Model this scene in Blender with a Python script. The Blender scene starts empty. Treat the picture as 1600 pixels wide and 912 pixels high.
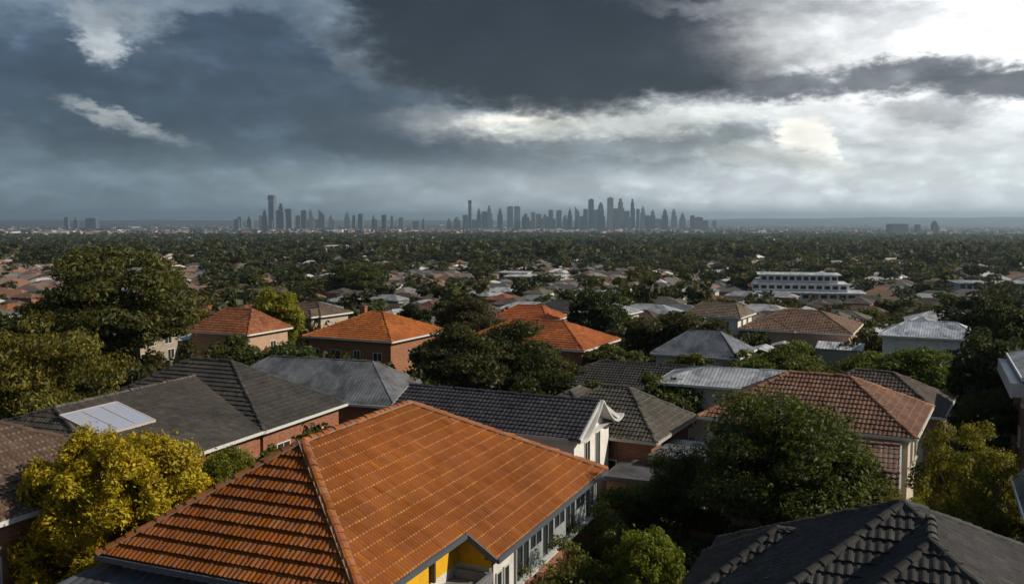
import bpy, bmesh, math, random
import numpy as np
from mathutils import Vector

rnd = random.Random(11)
NP = np.random.default_rng(11)
SC = bpy.context.scene
COL = SC.collection
R = math.radians
ZC = 18.6            # camera height over the near ground
FPX = 1450.0         # focal length in pixels of the 1600 px wide photograph


def lin(r, g, b):
    f = lambda c: ((c / 255 + .055) / 1.055) ** 2.4 if c > 10.3 else c / 255 / 12.92
    return (f(r), f(g), f(b))


# ------------------------------------------------------------------ materials
class NT:
    """small helper round a node tree"""
    def __init__(s, tree):
        s.t = tree; s.n = tree.nodes; s.l = tree.links

    def new(s, typ, **kw):
        n = s.n.new(typ)
        for k, v in kw.items(): setattr(n, k, v)
        return n

    def put(s, sock, v):
        if isinstance(v, bpy.types.NodeSocket): s.l.new(v, sock)
        else:
            try: sock.default_value = v
            except TypeError: sock.default_value = (*v, 1) if len(v) == 3 else v
            except ValueError: sock.default_value = (*v, 1)

    def m(s, op, a, b=None, c=None, clamp=False):
        n = s.new('ShaderNodeMath', operation=op, use_clamp=clamp)
        s.put(n.inputs[0], a)
        if b is not None: s.put(n.inputs[1], b)
        if c is not None: s.put(n.inputs[2], c)
        return n.outputs[0]

    def mix(s, fac, a, b, blend='MIX'):
        n = s.new('ShaderNodeMix', data_type='RGBA', blend_type=blend)
        s.put(n.inputs[0], fac); s.put(n.inputs[6], a); s.put(n.inputs[7], b)
        return n.outputs[2]

    def mapr(s, v, a, b, c=0., d=1., smooth=False):
        n = s.new('ShaderNodeMapRange', interpolation_type='SMOOTHSTEP' if smooth else 'LINEAR')
        s.put(n.inputs[0], v); s.put(n.inputs[1], a); s.put(n.inputs[2], b); s.put(n.inputs[3], c); s.put(n.inputs[4], d)
        return n.outputs[0]

    def noise(s, vec, scale, detail=3., rough=.55, dist=0., out=0):
        n = s.new('ShaderNodeTexNoise')
        if vec is not None: s.l.new(vec, n.inputs['Vector'])
        n.inputs['Scale'].default_value = scale; n.inputs['Detail'].default_value = detail
        n.inputs['Roughness'].default_value = rough; n.inputs['Distortion'].default_value = dist
        return n.outputs[out]


def new_mat(name):
    m = bpy.data.materials.new(name); m.use_nodes = True
    t = NT(m.node_tree); b = m.node_tree.nodes['Principled BSDF']
    return m, t, b


def objcol(t): return t.new('ShaderNodeObjectInfo').outputs['Color']
def objrand(t): return t.new('ShaderNodeObjectInfo').outputs['Random']
def objco(t): return t.new('ShaderNodeTexCoord').outputs['Object']


def bump(t, b, h, strength=.3, dist=.02):
    n = t.new('ShaderNodeBump'); n.inputs['Strength'].default_value = strength; n.inputs['Distance'].default_value = dist
    t.put(n.inputs['Height'], h); t.l.new(n.outputs[0], b.inputs['Normal'])


def mat_tile(name, rough=.75, stain=(.05, .045, .03), stain_amt=.5, spec=.3, lichen=None, var=.1, nose=None):
    m, t, b = new_mat(name)
    uv = t.new('ShaderNodeUVMap').outputs[0]
    fl = t.new('ShaderNodeVectorMath', operation='FLOOR'); t.l.new(uv, fl.inputs[0])
    wn = t.new('ShaderNodeTexWhiteNoise', noise_dimensions='2D'); t.l.new(fl.outputs[0], wn.inputs['Vector'])
    v = t.mapr(wn.outputs['Value'], 0, 1, 1 - var, 1 + var)
    c = t.mix(1., objcol(t), (1, 1, 1), 'MULTIPLY')
    hs = t.new('ShaderNodeHueSaturation'); t.l.new(c, hs.inputs['Color']); t.put(hs.inputs['Value'], v)
    sep = t.new('ShaderNodeSeparateColor'); t.l.new(wn.outputs['Color'], sep.inputs[0])
    t.put(hs.inputs['Hue'], t.mapr(sep.outputs[0], 0, 1, .5 - var * .06, .5 + var * .06)); t.put(hs.inputs['Saturation'], t.mapr(sep.outputs[1], 0, 1, 1 - var, 1 + var * .5))
    oc = objco(t)
    n1 = t.noise(oc, .55, 6., .62); n2 = t.noise(oc, 3.5, 5., .7)
    f = t.m('MULTIPLY', t.mapr(n1, .46, .72, 0, 1), t.mapr(n2, .35, .65, .25, 1)); f = t.m('MULTIPLY', f, stain_amt)
    c2 = t.mix(f, hs.outputs[0], stain)
    od = t.m('GREATER_THAN', sep.outputs[2], .975); c2 = t.mix(t.m('MULTIPLY', od, .55), c2, t.mix(1., c2, t.mix(sep.outputs[0], (.45, .42, .42), (1.7, 1.6, 1.5)), 'MULTIPLY'))
    n5 = t.noise(oc, .28, 4., .6); c2 = t.mix(1., c2, t.mix(t.mapr(n5, .36, .62), (.74, .73, .74), (1.14, 1.12, 1.08)), 'MULTIPLY')
    if lichen:
        n3 = t.noise(oc, 9., 4., .7); c2 = t.mix(t.mapr(n3, .62, .74, 0, .6), c2, lichen)
    n4 = t.noise(oc, 1.7, 7., .7); c2 = t.mix(1., c2, t.mix(t.mapr(n4, .3, .7), (1 - 2.6 * var,) * 3, (1 + 2. * var, 1 + 1.9 * var, 1 + 1.6 * var)), 'MULTIPLY')
    if nose:   # sunlit highlight along every tile's lower lip, painted into the colour
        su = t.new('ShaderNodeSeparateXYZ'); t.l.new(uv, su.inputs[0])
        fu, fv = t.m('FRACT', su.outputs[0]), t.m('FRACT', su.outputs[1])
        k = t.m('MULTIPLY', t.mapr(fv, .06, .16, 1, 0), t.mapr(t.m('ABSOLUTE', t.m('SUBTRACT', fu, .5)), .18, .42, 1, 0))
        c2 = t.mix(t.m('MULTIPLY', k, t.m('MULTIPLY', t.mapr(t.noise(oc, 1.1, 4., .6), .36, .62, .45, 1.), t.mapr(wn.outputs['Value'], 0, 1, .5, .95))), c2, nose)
    t.put(b.inputs['Base Color'], c2); b.inputs['Roughness'].default_value = rough; b.inputs['Specular IOR Level'].default_value = spec
    bump(t, b, t.noise(oc, 30., 3., .6), .35, .01)
    return m


def mat_wall(name, kind='render'):
    m, t, b = new_mat(name); oc = objco(t); base = objcol(t)
    if kind == 'brick':
        sp = t.new('ShaderNodeSeparateXYZ'); t.l.new(oc, sp.inputs[0])
        cb = t.new('ShaderNodeCombineXYZ'); t.put(cb.inputs[0], t.m('ADD', sp.outputs[0], sp.outputs[1])); t.l.new(sp.outputs[2], cb.inputs[1])
        br = t.new('ShaderNodeTexBrick'); t.l.new(cb.outputs[0], br.inputs['Vector'])
        br.inputs['Scale'].default_value = 1.; br.inputs['Brick Width'].default_value = .3; br.inputs['Row Height'].default_value = .11
        br.inputs['Mortar Size'].default_value = .012
        t.put(br.inputs['Color1'], base); t.put(br.inputs['Color2'], t.mix(1., base, (.6, .5, .5), 'MULTIPLY')); t.put(br.inputs['Mortar'], t.mix(.5, base, (.3, .27, .22)))
        base = br.outputs['Color']
    elif kind == 'board':
        sp = t.new('ShaderNodeSeparateXYZ'); t.l.new(oc, sp.inputs[0])
        fr = t.m('FRACT', t.m('MULTIPLY', sp.outputs[2], 5.))
        bump(t, b, fr, .8, .03)
    n = t.noise(oc, 1.3, 6., .65)
    st = t.mapr(n, .5, .75, 0, .35)
    t.put(b.inputs['Base Color'], t.mix(st, base, (.12, .105, .085)))
    b.inputs['Roughness'].default_value = .85; b.inputs['Specular IOR Level'].default_value = .25
    return m


def mat_plain(name, rough=.6, metal=0., spec=.4, noise=.25, scale=3., color=None):
    m, t, b = new_mat(name); oc = objco(t)
    base = color if color else objcol(t)
    n = t.noise(oc, scale, 5., .65)
    t.put(b.inputs['Base Color'], t.mix(1., base, t.mix(n, (1 - noise,) * 3, (1 + noise * .6,) * 3), 'MULTIPLY'))
    b.inputs['Roughness'].default_value = rough; b.inputs['Metallic'].default_value = metal; b.inputs['Specular IOR Level'].default_value = spec
    return m


def mat_metal_roof(name):
    m, t, b = new_mat(name); oc = objco(t)
    uv = t.new('ShaderNodeUVMap').outputs[0]
    mp = t.new('ShaderNodeMapping'); t.l.new(uv, mp.inputs[0]); mp.inputs['Scale'].default_value = (.6, .12, 1)
    n1 = t.noise(mp.outputs[0], 1.2, 6., .65); n2 = t.noise(oc, .7, 5., .6)
    c = t.mix(1., objcol(t), t.mix(n1, (.62, .62, .62), (1.3, 1.3, 1.3)), 'MULTIPLY')
    n3 = t.noise(oc, .45, 7., .68, .6); c = t.mix(t.mapr(n2, .50, .68, 0, .6), c, (.09, .075, .06)); c = t.mix(1., c, t.mix(t.mapr(n3, .38, .62), (.45, .45, .46), (1.15, 1.15, 1.15)), 'MULTIPLY')
    t.put(b.inputs['Base Color'], c); t.put(b.inputs['Roughness'], t.mapr(n1, .3, .7, .30, .55))
    b.inputs['Metallic'].default_value = .25; b.inputs['Specular IOR Level'].default_value = .5
    return m


def mat_glass():
    m, t, b = new_mat('window_glass'); oc = objco(t)
    n = t.noise(oc, 1.5, 2., .5)
    t.put(b.inputs['Base Color'], t.mix(n, (.012, .014, .016), (.05, .055, .06)))
    b.inputs['Roughness'].default_value = .12; b.inputs['Specular IOR Level'].default_value = .6
    return m


def mat_leaf(name, var=.5, yellow=.35, rough=.55, transl=.4, crowns=False):
    m, t, b = new_mat(name); oc = objco(t)
    isl = t.new('ShaderNodeNewGeometry').outputs['Random Per Island']
    n = t.noise(oc, .9, 3., .6)
    hs = t.new('ShaderNodeHueSaturation'); t.l.new(objcol(t), hs.inputs['Color'])
    k = t.m('MULTIPLY', t.mapr(isl, 0, 1, 1 - var, 1 + var), t.mapr(n, .3, .7, .72, 1.3))
    t.put(hs.inputs['Value'], k); t.put(hs.inputs['Hue'], t.m('ADD', t.mapr(n, .3, .7, .484, .512), t.mapr(objrand(t), 0, 1, -.008, .008)))
    if crowns:   # one tint per crown across the mass
        vo = t.new('ShaderNodeTexVoronoi'); t.l.new(oc, vo.inputs['Vector']); vo.inputs['Scale'].default_value = .11; vs_ = t.new('ShaderNodeSeparateColor'); t.l.new(vo.outputs['Color'], vs_.inputs[0])
        t.put(hs.inputs['Value'], t.m('MULTIPLY', k, t.mapr(vs_.outputs[0], 0, 1, .5, 1.65))); t.put(hs.inputs['Hue'], t.mapr(vs_.outputs[1], 0, 1, .455, .525)); t.put(hs.inputs['Saturation'], t.mapr(vs_.outputs[2], 0, 1, .7, 1.1))
    is2 = t.m('FRACT', t.m('MULTIPLY', isl, 17.31))
    warm = t.mix(1., hs.outputs[0], (2.2, 1.35, .7), 'MULTIPLY')
    c = t.mix(t.mapr(is2, .75, 1., 0, yellow), hs.outputs[0], warm)
    t.put(b.inputs['Base Color'], c); b.inputs['Roughness'].default_value = rough; b.inputs['Specular IOR Level'].default_value = .28
    tr = t.new('ShaderNodeBsdfTranslucent'); t.put(tr.inputs[0], t.mix(1., c, (1.25, 1.15, .5), 'MULTIPLY'))
    mx = t.new('ShaderNodeMixShader'); mx.inputs[0].default_value = transl
    out = m.node_tree.nodes['Material Output']
    t.l.new(b.outputs[0], mx.inputs[1]); t.l.new(tr.outputs[0], mx.inputs[2]); t.l.new(mx.outputs[0], out.inputs[0])
    return m


M = {
    'tile': mat_tile('roof_tiles', stain_amt=.35, spec=.15), 'tile_nose': mat_tile('roof_tiles_with_painted_lip_glints', stain_amt=.2, var=.055, spec=.12, nose=(.60, .31, .12)), 'old_nose': mat_tile('old_tiles_with_painted_lip_glints', .8, (.03, .028, .022), .7, .25, None, .16, (.30, .26, .21)),
    'tile_old': mat_tile('weathered_roof_tiles', .8, (.03, .028, .022), .75, .25, (.17, .16, .13), .16),
    'metal': mat_metal_roof('metal_roofing'),
    'brick': mat_wall('brickwork', 'brick'), 'render': mat_wall('rendered_wall'), 'board': mat_wall('weatherboard', 'board'),
    'paint': mat_plain('painted_trim', .5), 'glass': mat_glass(),
    'leaf': mat_leaf('leaves'), 'leafy': mat_leaf('golden_leaves', .45, .5, .6, .35),
    'bark': mat_plain('bark', .9, 0, .1, .5, 6., (.07, .055, .04)),
    'tower': mat_plain('tower_cladding', .6, 0, .3, .2, .05),
}


# ------------------------------------------------------------------ mesh helpers
def tag(o, label=None, cat=None, group=None, kind=None):
    if label: o['label'] = label
    if cat: o['category'] = cat
    if group: o['group'] = group
    if kind: o['kind'] = kind
    return o


def empty(name, loc=(0, 0, 0), rz=0., parent=None):
    o = bpy.data.objects.new(name, None); COL.objects.link(o)
    o.location = loc; o.rotation_euler = (0, 0, rz); o.empty_display_size = .5
    if parent: o.parent = parent
    return o


def link(name, me, parent=None, color=None, loc=None):
    o = bpy.data.objects.new(name, me); COL.objects.link(o)
    if parent: o.parent = parent
    if color: o.color = (*color, 1)
    if loc: o.location = loc
    return o


class MB:
    def __init__(s): s.v = []; s.f = []; s.mi = []; s.uv = []; s.has_uv = False

    def arr(s, V, F, mi=0, UV=None):
        k = len(s.v); s.v.extend(map(tuple, V))
        for i, f in enumerate(F):
            s.f.append(tuple(a + k for a in f)); s.mi.append(mi)
            if UV is not None: s.uv.extend(UV[i]); s.has_uv = True
            else: s.uv.extend([(0., 0.)] * len(f))
        return s

    def poly(s, pts, mi=0, uv=None): return s.arr(pts, [tuple(range(len(pts)))], mi, [uv] if uv else None)

    def box(s, c, d, mi=0, rz=0.):
        x, y, z = (a / 2 for a in d); cs, sn = math.cos(rz), math.sin(rz)
        V = [(c[0] + px * cs - py * sn, c[1] + px * sn + py * cs, c[2] + pz) for px in (-x, x) for py in (-y, y) for pz in (-z, z)]
        return s.arr(V, [(0, 1, 3, 2), (4, 6, 7, 5), (0, 4, 5, 1), (2, 3, 7, 6), (0, 2, 6, 4), (1, 5, 7, 3)], mi)

    def bar(s, a, b, w, h, mi=0):
        """box of section w x h between two points"""
        a = np.array(a, float); b = np.array(b, float); d = b - a; d /= np.linalg.norm(d)
        sx = np.cross(d, (0, 0, 1.)); sx /= max(1e-6, np.linalg.norm(sx)); up = np.cross(sx, d)
        V = [p + sx * i * w / 2 + up * j * h / 2 for p in (a, b) for i, j in ((-1, -1), (1, -1), (1, 1), (-1, 1))]
        return s.arr(V, [(3, 2, 1, 0), (4, 5, 6, 7), (0, 1, 5, 4), (1, 2, 6, 5), (2, 3, 7, 6), (3, 0, 4, 7)], mi)

    def tube(s, a, b, r0, r1, n=7, mi=0, cap=True):
        a = np.array(a, float); b = np.array(b, float); d = b - a; d /= np.linalg.norm(d)
        q = np.array((1., 0, 0)) if abs(d[0]) < .8 else np.array((0, 1., 0))
        x = np.cross(d, q); x /= np.linalg.norm(x); y = np.cross(d, x)
        V = [p + (x * math.cos(2 * math.pi * i / n) + y * math.sin(2 * math.pi * i / n)) * r for p, r in ((a, r0), (b, r1)) for i in range(n)]
        F = [(i, (i + 1) % n, n + (i + 1) % n, n + i) for i in range(n)]
        if cap: F += [tuple(range(n - 1, -1, -1)), tuple(range(n, 2 * n))]
        return s.arr(V, F, mi)

    def mesh(s, name, mats):
        me = bpy.data.meshes.new(name); me.from_pydata(s.v, [], s.f)
        for m in mats: me.materials.append(m)
        if len(mats) > 1: me.polygons.foreach_set('material_index', s.mi)
        if s.has_uv:
            l = me.uv_layers.new(name='UVMap'); l.data.foreach_set('uv', np.array(s.uv, np.float32).ravel())
        me.update(); return me

    def build(s, name, mat, parent=None, color=None):
        return link(name, s.mesh(name, [mat] if not isinstance(mat, (list, tuple)) else mat), parent, color)


def quads_mesh(name, V, mats, mi=None):
    V = np.asarray(V, np.float32).reshape(-1, 3); n = len(V) // 4
    me = bpy.data.meshes.new(name); me.vertices.add(len(V)); me.vertices.foreach_set('co', V.ravel())
    me.loops.add(n * 4); me.polygons.add(n)
    me.polygons.foreach_set('loop_start', np.arange(0, n * 4, 4, dtype=np.int32))
    me.loops.foreach_set('vertex_index', np.arange(n * 4, dtype=np.int32))
    for m in mats: me.materials.append(m)
    if mi is not None: me.polygons.foreach_set('material_index', np.asarray(mi, np.int32))
    me.update(calc_edges=True); return me


def tiled_face(mb, poly, course=.5, tw=.25, amp=.035, step=.05, npt=4, mi=0, jit=.008):
    """wavy, overlapping courses of tiles over one convex roof plane; poly starts with its eave edge"""
    p = np.array(poly, float); e = p[1] - p[0]; e /= np.linalg.norm(e)
    n = np.cross(e, p[2] - p[0]); n /= np.linalg.norm(n); up = np.cross(n, e)
    S = (p - p[0]) @ e; T = (p - p[0]) @ up
    ds = tw / npt; sg = np.arange(math.floor(S.min() / ds) - 1, math.ceil(S.max() / ds) + 2) * ds
    hs = amp * (0.5 - 0.5 * np.cos(2 * math.pi * sg / tw)) ** .8
    nc = max(1, math.ceil(T.max() / course - 1e-6)); ns = len(sg)
    til = np.floor(sg / tw + .01).astype(int); til -= til.min()
    V = []; F = []; UV = []
    for k in range(nc):
        t0 = k * course; t1 = t0 + course + (.015 if nc > 1 else 0)
        jj = NP.normal(0, jit, til.max() + 1)[til] if nc > 1 else 0
        wob = .006 * np.sin(sg * 1.7 + k * 2.1) if nc > 1 else 0
        rows = [(t0 + wob, -.01 + hs * .3), (t0 + wob, step + hs + jj), (t1, hs * .55 + .002)]
        if nc == 1: rows = rows[1:]
        b0 = len(V)
        for tt, hh in rows:
            q = p[0] + np.outer(sg, e) + np.outer(np.broadcast_to(tt, sg.shape), up) + np.outer(np.broadcast_to(hh, sg.shape), n)
            V.extend(q.tolist())
        for r in range(len(rows) - 1):
            a = b0 + r * ns
            va, vb = (k + .02, k + .02) if (r == 0 and len(rows) == 3) else (k + .02, k + .98)
            for i in range(ns - 1):
                F.append((a + i, a + i + 1, a + ns + i + 1, a + ns + i))
                u0 = sg[i] / tw + .002; u1 = sg[i + 1] / tw - .002
                UV.append(((u0, va), (u1, va), (u1, vb), (u0, vb)))
    me = bpy.data.meshes.new('tmp'); me.from_pydata(V, [], F)
    l = me.uv_layers.new(name='UVMap'); l.data.foreach_set('uv', np.array(UV, np.float32).ravel())
    bm = bmesh.new(); bm.from_mesh(me); bpy.data.meshes.remove(me)
    for i in range(1, len(p)):
        a = p[i]; b = p[(i + 1) % len(p)]; no = np.cross(b - a, n)
        if np.linalg.norm(no) < 1e-6: continue
        bmesh.ops.bisect_plane(bm, geom=bm.verts[:] + bm.edges[:] + bm.faces[:], plane_co=a, plane_no=no / np.linalg.norm(no), clear_outer=True)
    ul = bm.loops.layers.uv.active; bm.verts.index_update()
    mb.arr([v.co[:] for v in bm.verts], [[v.index for v in f.verts] for f in bm.faces], mi, [[tuple(lp[ul].uv) for lp in f.loops] for f in bm.faces])
    bm.free()


def cap_row(mb, a, b, r=.15, seg=.45, mi=0, lift=.03):
    """a run of half round ridge tiles, each lapping the one below"""
    a = np.array(a, float); b = np.array(b, float); L = np.linalg.norm(b - a)
    if L < .3: return
    d = (b - a) / L; sx = np.cross(d, (0, 0, 1.)); sx /= np.linalg.norm(sx); up = np.cross(sx, d)
    n = max(1, round(L / seg)); sl = L / n
    for i in range(n):
        p0 = a + d * (i * sl - .02); p1 = a + d * ((i + 1) * sl + .03)
        j = NP.normal(0, .015, 2)
        V = []
        for p, rr, h in ((p0, r * 1.12, lift + .012), (p1, r * .94, lift)):
            for q in range(7):
                an = math.pi * (q / 6) * 1.1 - .05 * math.pi
                V.append(p + sx * (math.cos(an) * rr + j[0]) + up * (math.sin(an) * rr * .8 + h - .05 + j[1]))
        F = [(q, q + 1, 8 + q, 7 + q) for q in range(6)] + [tuple(range(6, -1, -1)), tuple(range(7, 14))]
        u = i + .5
        mb.arr(V, F, mi, [[(u, .5)] * len(f) for f in F])


# ------------------------------------------------------------------ houses
def hip_faces(l, w, ze, t, rp, rm, x0=0., y0=0., gp=False, gm=False, hl=0.):
    """four planes of a hip roof in the local frame: y along the ridge, x to the right of it"""
    zr = ze + w * t
    if gp: rp = 0
    if gm: rm = 0
    P = lambda x, y, z: (x0 + x, y0 + y, z)
    rpz, rmz = P(0, l - rp, zr), P(0, -l + rm, zr)
    f = [[P(w, -l, ze), P(w, l, ze), rpz, rmz], [P(-w, l, ze), P(-w, -l, ze), rmz, rpz]]
    if not gp: f.append([P(w, l, ze), P(-w, l, ze), rpz])
    if not gm: f.append([P(-w, -l, ze), P(w, -l, ze), rmz])
    caps = [(rmz, rpz)]
    if not gp: caps += [(P(w, l, ze), rpz), (P(-w, l, ze), rpz)]
    if not gm: caps += [(P(w, -l, ze), rmz), (P(-w, -l, ze), rmz)]
    return f, caps


def window(parent, side, off, z0, ww, hh, l, w, frame=(.75, .74, .70), x0=0., y0=0., ins=.5, bars=1, simple=False):
    """a framed window with its pane and sill on one wall"""
    ax = {'+v': (1, 0), '-v': (-1, 0), '+u': (0, 1), '-u': (0, -1)}[side]
    d = (w if ax[0] else l) - ins
    tx, ty = -ax[1], ax[0]
    C = lambda s, z, out: (x0 + ax[0] * (d + out) + tx * s, y0 + ax[1] * (d + out) + ty * s, z)
    def slab(mb, s0, s1, za, zb, oa, ob):
        c = C((s0 + s1) / 2, (za + zb) / 2, (oa + ob) / 2)
        dx = abs(s1 - s0) if ax[1] else ob - oa; dy = ob - oa if ax[1] else abs(s1 - s0)
        mb.box(c, (dx, dy, zb - za))
    a, b = off - ww / 2, off + ww / 2
    f = MB(); k = .07
    slab(f, a, a + k, z0, z0 + hh, -.02, .05); slab(f, b - k, b, z0, z0 + hh, -.02, .05)
    slab(f, a + k, b - k, z0, z0 + k, -.02, .05); slab(f, a + k, b - k, z0 + hh - k, z0 + hh, -.02, .05)
    for i in range(bars): 
        s = a + (b - a) * (i + 1) / (bars + 1); slab(f, s - .025, s + .025, z0 + k, z0 + hh - k, -.02, .04)
    o = f.build('window', M['paint'], parent, frame)
    g = MB(); slab(g, a + k, b - k, z0 + k, z0 + hh - k, -.03, .015); g.build('pane', M['glass'], o)
    if not simple:
        sl = MB(); slab(sl, a - .08, b + .08, z0 - .09, z0 - .003, -.02, .12); sl.build('sill', M['paint'], o, frame)
    return o


def walls_mb(mb, l, w, ze, x0=0., y0=0., ins=.5, z0=-.4, gp=0., gm=0.):
    """four walls; gp / gm give the gable height at either end"""
    a, b = w - ins, l - ins; P = lambda x, y, z: (x0 + x, y0 + y, z)
    for sx, sy, g in ((1, 0, 0), (-1, 0, 0), (0, 1, gp), (0, -1, gm)):
        if sx: q = [P(sx * a, -sx * b, z0), P(sx * a, sx * b, z0), P(sx * a, sx * b, ze), P(sx * a, -sx * b, ze)]
        else:
            q = [P(sy * a, sy * b, z0), P(-sy * a, sy * b, z0), P(-sy * a, sy * b, ze)]
            if g: q.append(P(0, sy * b, ze + g))
            q.append(P(sy * a, sy * b, ze))
        mb.poly(q)


def fascia_mb(mb, l, w, ze, x0=0., y0=0., gp=False, gm=False, zs=0., t=0.):
    h = .2; P = lambda x, y, z: (x0 + x, y0 + y, z); z = ze - h / 2 + .01 + zs
    for s in (1, -1): mb.box(P(s * (w + .03), 0, z), (.11, 2 * l + .1, h))
    for s, g in ((1, gp), (-1, gm)):
        if not g: mb.box(P(0, s * (l + .03), z - .004), (2 * w - .06, .11, h))
        else:
            for k in (1, -1): mb.bar(P(k * (w + .1), s * (l + .03), ze - .1 - .1 * t), P(0, s * (l + .03), ze + w * t - .08), .12, .22)
    mb.poly([P(-w, -l, ze - .13 + zs), P(-w, l, ze - .13 + zs), P(w, l, ze - .13 + zs), P(w, -l, ze - .13 + zs)])


def house(name, label, cx, cy, th, l, w, ze, t, run=None, roof=(.2, .1, .05), rmat='tile', tile=(.5, .28, .035, .05, 3), wall=(.25, .1, .05),
          wmat='brick', gable=(False, False), wings=(), wins=(), trim=(.7, .69, .66), frame=(.7, .7, .67), chimney=None, group=None, cat='house', capr=.15, z=0., simple_win=False, capcol=None):
    root = empty(name, (cx, cy, z), -R(th)); tag(root, label, cat, group)
    rp, rm = run if isinstance(run, (tuple, list)) else ((run, run) if run is not None else (w, w))
    rb, cb, wb, fb = MB(), MB(), MB(), MB()
    f, caps = hip_faces(l, w, ze, t, rp, rm, gp=gable[0], gm=gable[1])
    for i, (wx, wy, wl, ww, dirn, wr, dz) in enumerate(wings):
        pass
    metal = rmat == 'metal'; wcaps = []
    def lay(faces):
        for q in faces:
            if metal: tiled_face(rb, q, 999, .3, .022, .0, 3)
            else: tiled_face(rb, q, tile[0], tile[1], tile[2], tile[3], tile[4])
    lay(f); walls_mb(wb, l, w, ze - .05, gp=(w - .5) * t if gable[0] else 0, gm=(w - .5) * t if gable[1] else 0)
    fascia_mb(fb, l, w, ze, gp=gable[0], gm=gable[1], t=t)
    for a, b in caps: cap_row(cb, a, b, capr if not metal else .09, .45 if not metal else 2.)
    for k, (wx, wy, wl, ww, axis, wr, dz) in enumerate(wings):
        # a lower wing: axis 'v' turns its ridge across the main one
        ff, cc = hip_faces(wl, ww, ze + dz, t, wr, wr)
        tr = (lambda p: (wx + p[1], wy - p[0], p[2])) if axis == 'v' else (lambda p: (wx + p[0], wy + p[1], p[2]))
        lay([[tr(p) for p in q] for q in ff])
        wc_ = MB(); wcaps.append(wc_)
        for a, b in cc: cap_row(wc_, tr(a), tr(b), capr if not metal else .09, .45 if not metal else 2.)
        L2, W2 = (ww, wl) if axis == 'v' else (wl, ww)
        walls_mb(wb, L2, W2, ze + dz - .05, wx, wy); fascia_mb(fb, L2, W2, ze + dz, wx, wy, zs=-.015 * (k + 1))
    ro = rb.build('roof', M[rmat], root, roof)
    for q in [cb] + wcaps: q.build('ridge_capping', M[rmat], ro, capcol or tuple(c * 1.1 for c in roof))
    wb.build('wall', M[wmat], root, wall); fb.build('gutter', M['paint'], root, trim)
    for q in wins: window(root, *q[:5], l, w, frame, bars=q[5] if len(q) > 5 else 1, simple=simple_win)
    if chimney:
        x, y, h = chimney; c = MB(); zc = ze + max(0, (w - abs(x)) * t)
        c.box((x, y, zc - .6 + h / 2), (.6, .8, h + 1.2)); c.box((x, y, zc + h + .08), (.76, .96, .16))
        for s in (-.2, .2): c.tube((x, y + s, zc + h + .14), (x, y + s, zc + h + .5), .12, .1)
        c.build('chimney', M['brick'], ro, (.28, .12, .07))
    return root


# ------------------------------------------------------------------ pixel bookkeeping (only for the wording of labels and for culling)
PITCH = math.atan((456 - 343) / FPX)


def pix(x, y, z):
    c, s = math.cos(PITCH), math.sin(PITCH); dz = z - ZC
    d = y * c - dz * s
    return (800 + FPX * x / d, 456 - FPX * (y * s + dz * c) / d) if d > 1 else (-9e9, 0)


# ------------------------------------------------------------------ the terrain
def profile(r):
    return float(np.interp(r, [0, 140, 200, 300, 450, 700, 1000, 2000, 4000, 8600, 14000, 22000, 40000], [0, -.3, -5.5, -11.5, -16, -20, -24, -36, -52, -74, -80, -78, -72]))


def ground_z(x, y):
    r = math.hypot(x, y); return profile(r)


def hill_z(r, az):
    """far ranges: low on the left of the view, a long blue ridge on the right"""
    a = math.degrees(az)
    amp = float(np.interp(a, [-180, -60, -30, -12, 3, 10, 16, 22, 30, 60, 180], [60, 70, 84, 80, 78, 96, 128, 150, 158, 140, 60]))
    wob = 9 * math.sin(a * .9 + 1) + 6 * math.sin(a * 2.3) + 3 * math.sin(a * 5.1 + 2)
    k = float(np.interp(r, [17000, 25000, 29000, 40000], [0, 1, 1, .3]))
    return k * (amp + wob * .8)


def build_ground():
    rr = np.concatenate([[0.5], np.linspace(12, 120, 7), np.linspace(135, 480, 24), np.geomspace(510, 16000, 38), np.linspace(17500, 40000, 14)])
    na = 260; V = []; F = []
    for r in rr:
        for i in range(na):
            az = 2 * math.pi * i / na
            z = profile(r) + hill_z(r, (az + math.pi) % (2 * math.pi) - math.pi)
            if r > 400: z += min(2.5, r / 1500) * math.sin(az * 37 + r * .004) * math.cos(az * 11 - r * .0013)
            V.append((r * math.sin(az), r * math.cos(az), z))
    for j in range(len(rr) - 1):
        for i in range(na):
            a = j * na + i; b = j * na + (i + 1) % na
            F.append((a, a + na, b + na, b))
    F.append(tuple(range(na)))
    me = bpy.data.meshes.new('ground'); me.from_pydata(V, [], F)
    m, t, b = new_mat('ground_cover'); oc = objco(t)
    n1 = t.noise(oc, .02, 6., .65); n2 = t.noise(oc, .35, 5., .65); n3 = t.noise(oc, .0035, 7., .7)
    c = t.mix(t.mapr(n2, .35, .65), (.022, .032, .012), (.062, .062, .030))
    c = t.mix(t.mapr(n1, .5, .62), c, (.085, .070, .050))
    # farther out the suburbs, yards and woods blend into one broken cover
    sp = t.new('ShaderNodeVectorMath', operation='LENGTH'); t.l.new(oc, sp.inputs[0])
    far = t.mapr(sp.outputs[1], 1500, 4000)
    fc = t.mix(t.mapr(n3, .42, .58), (.016, .022, .014), (.06, .055, .05))
    c = t.mix(far, c, fc)
    t.put(b.inputs['Base Color'], c); b.inputs['Roughness'].default_value = .95; b.inputs['Specular IOR Level'].default_value = .1
    me.materials.append(m)
    tag(link('ground', me), kind='structure')


build_ground()


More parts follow.
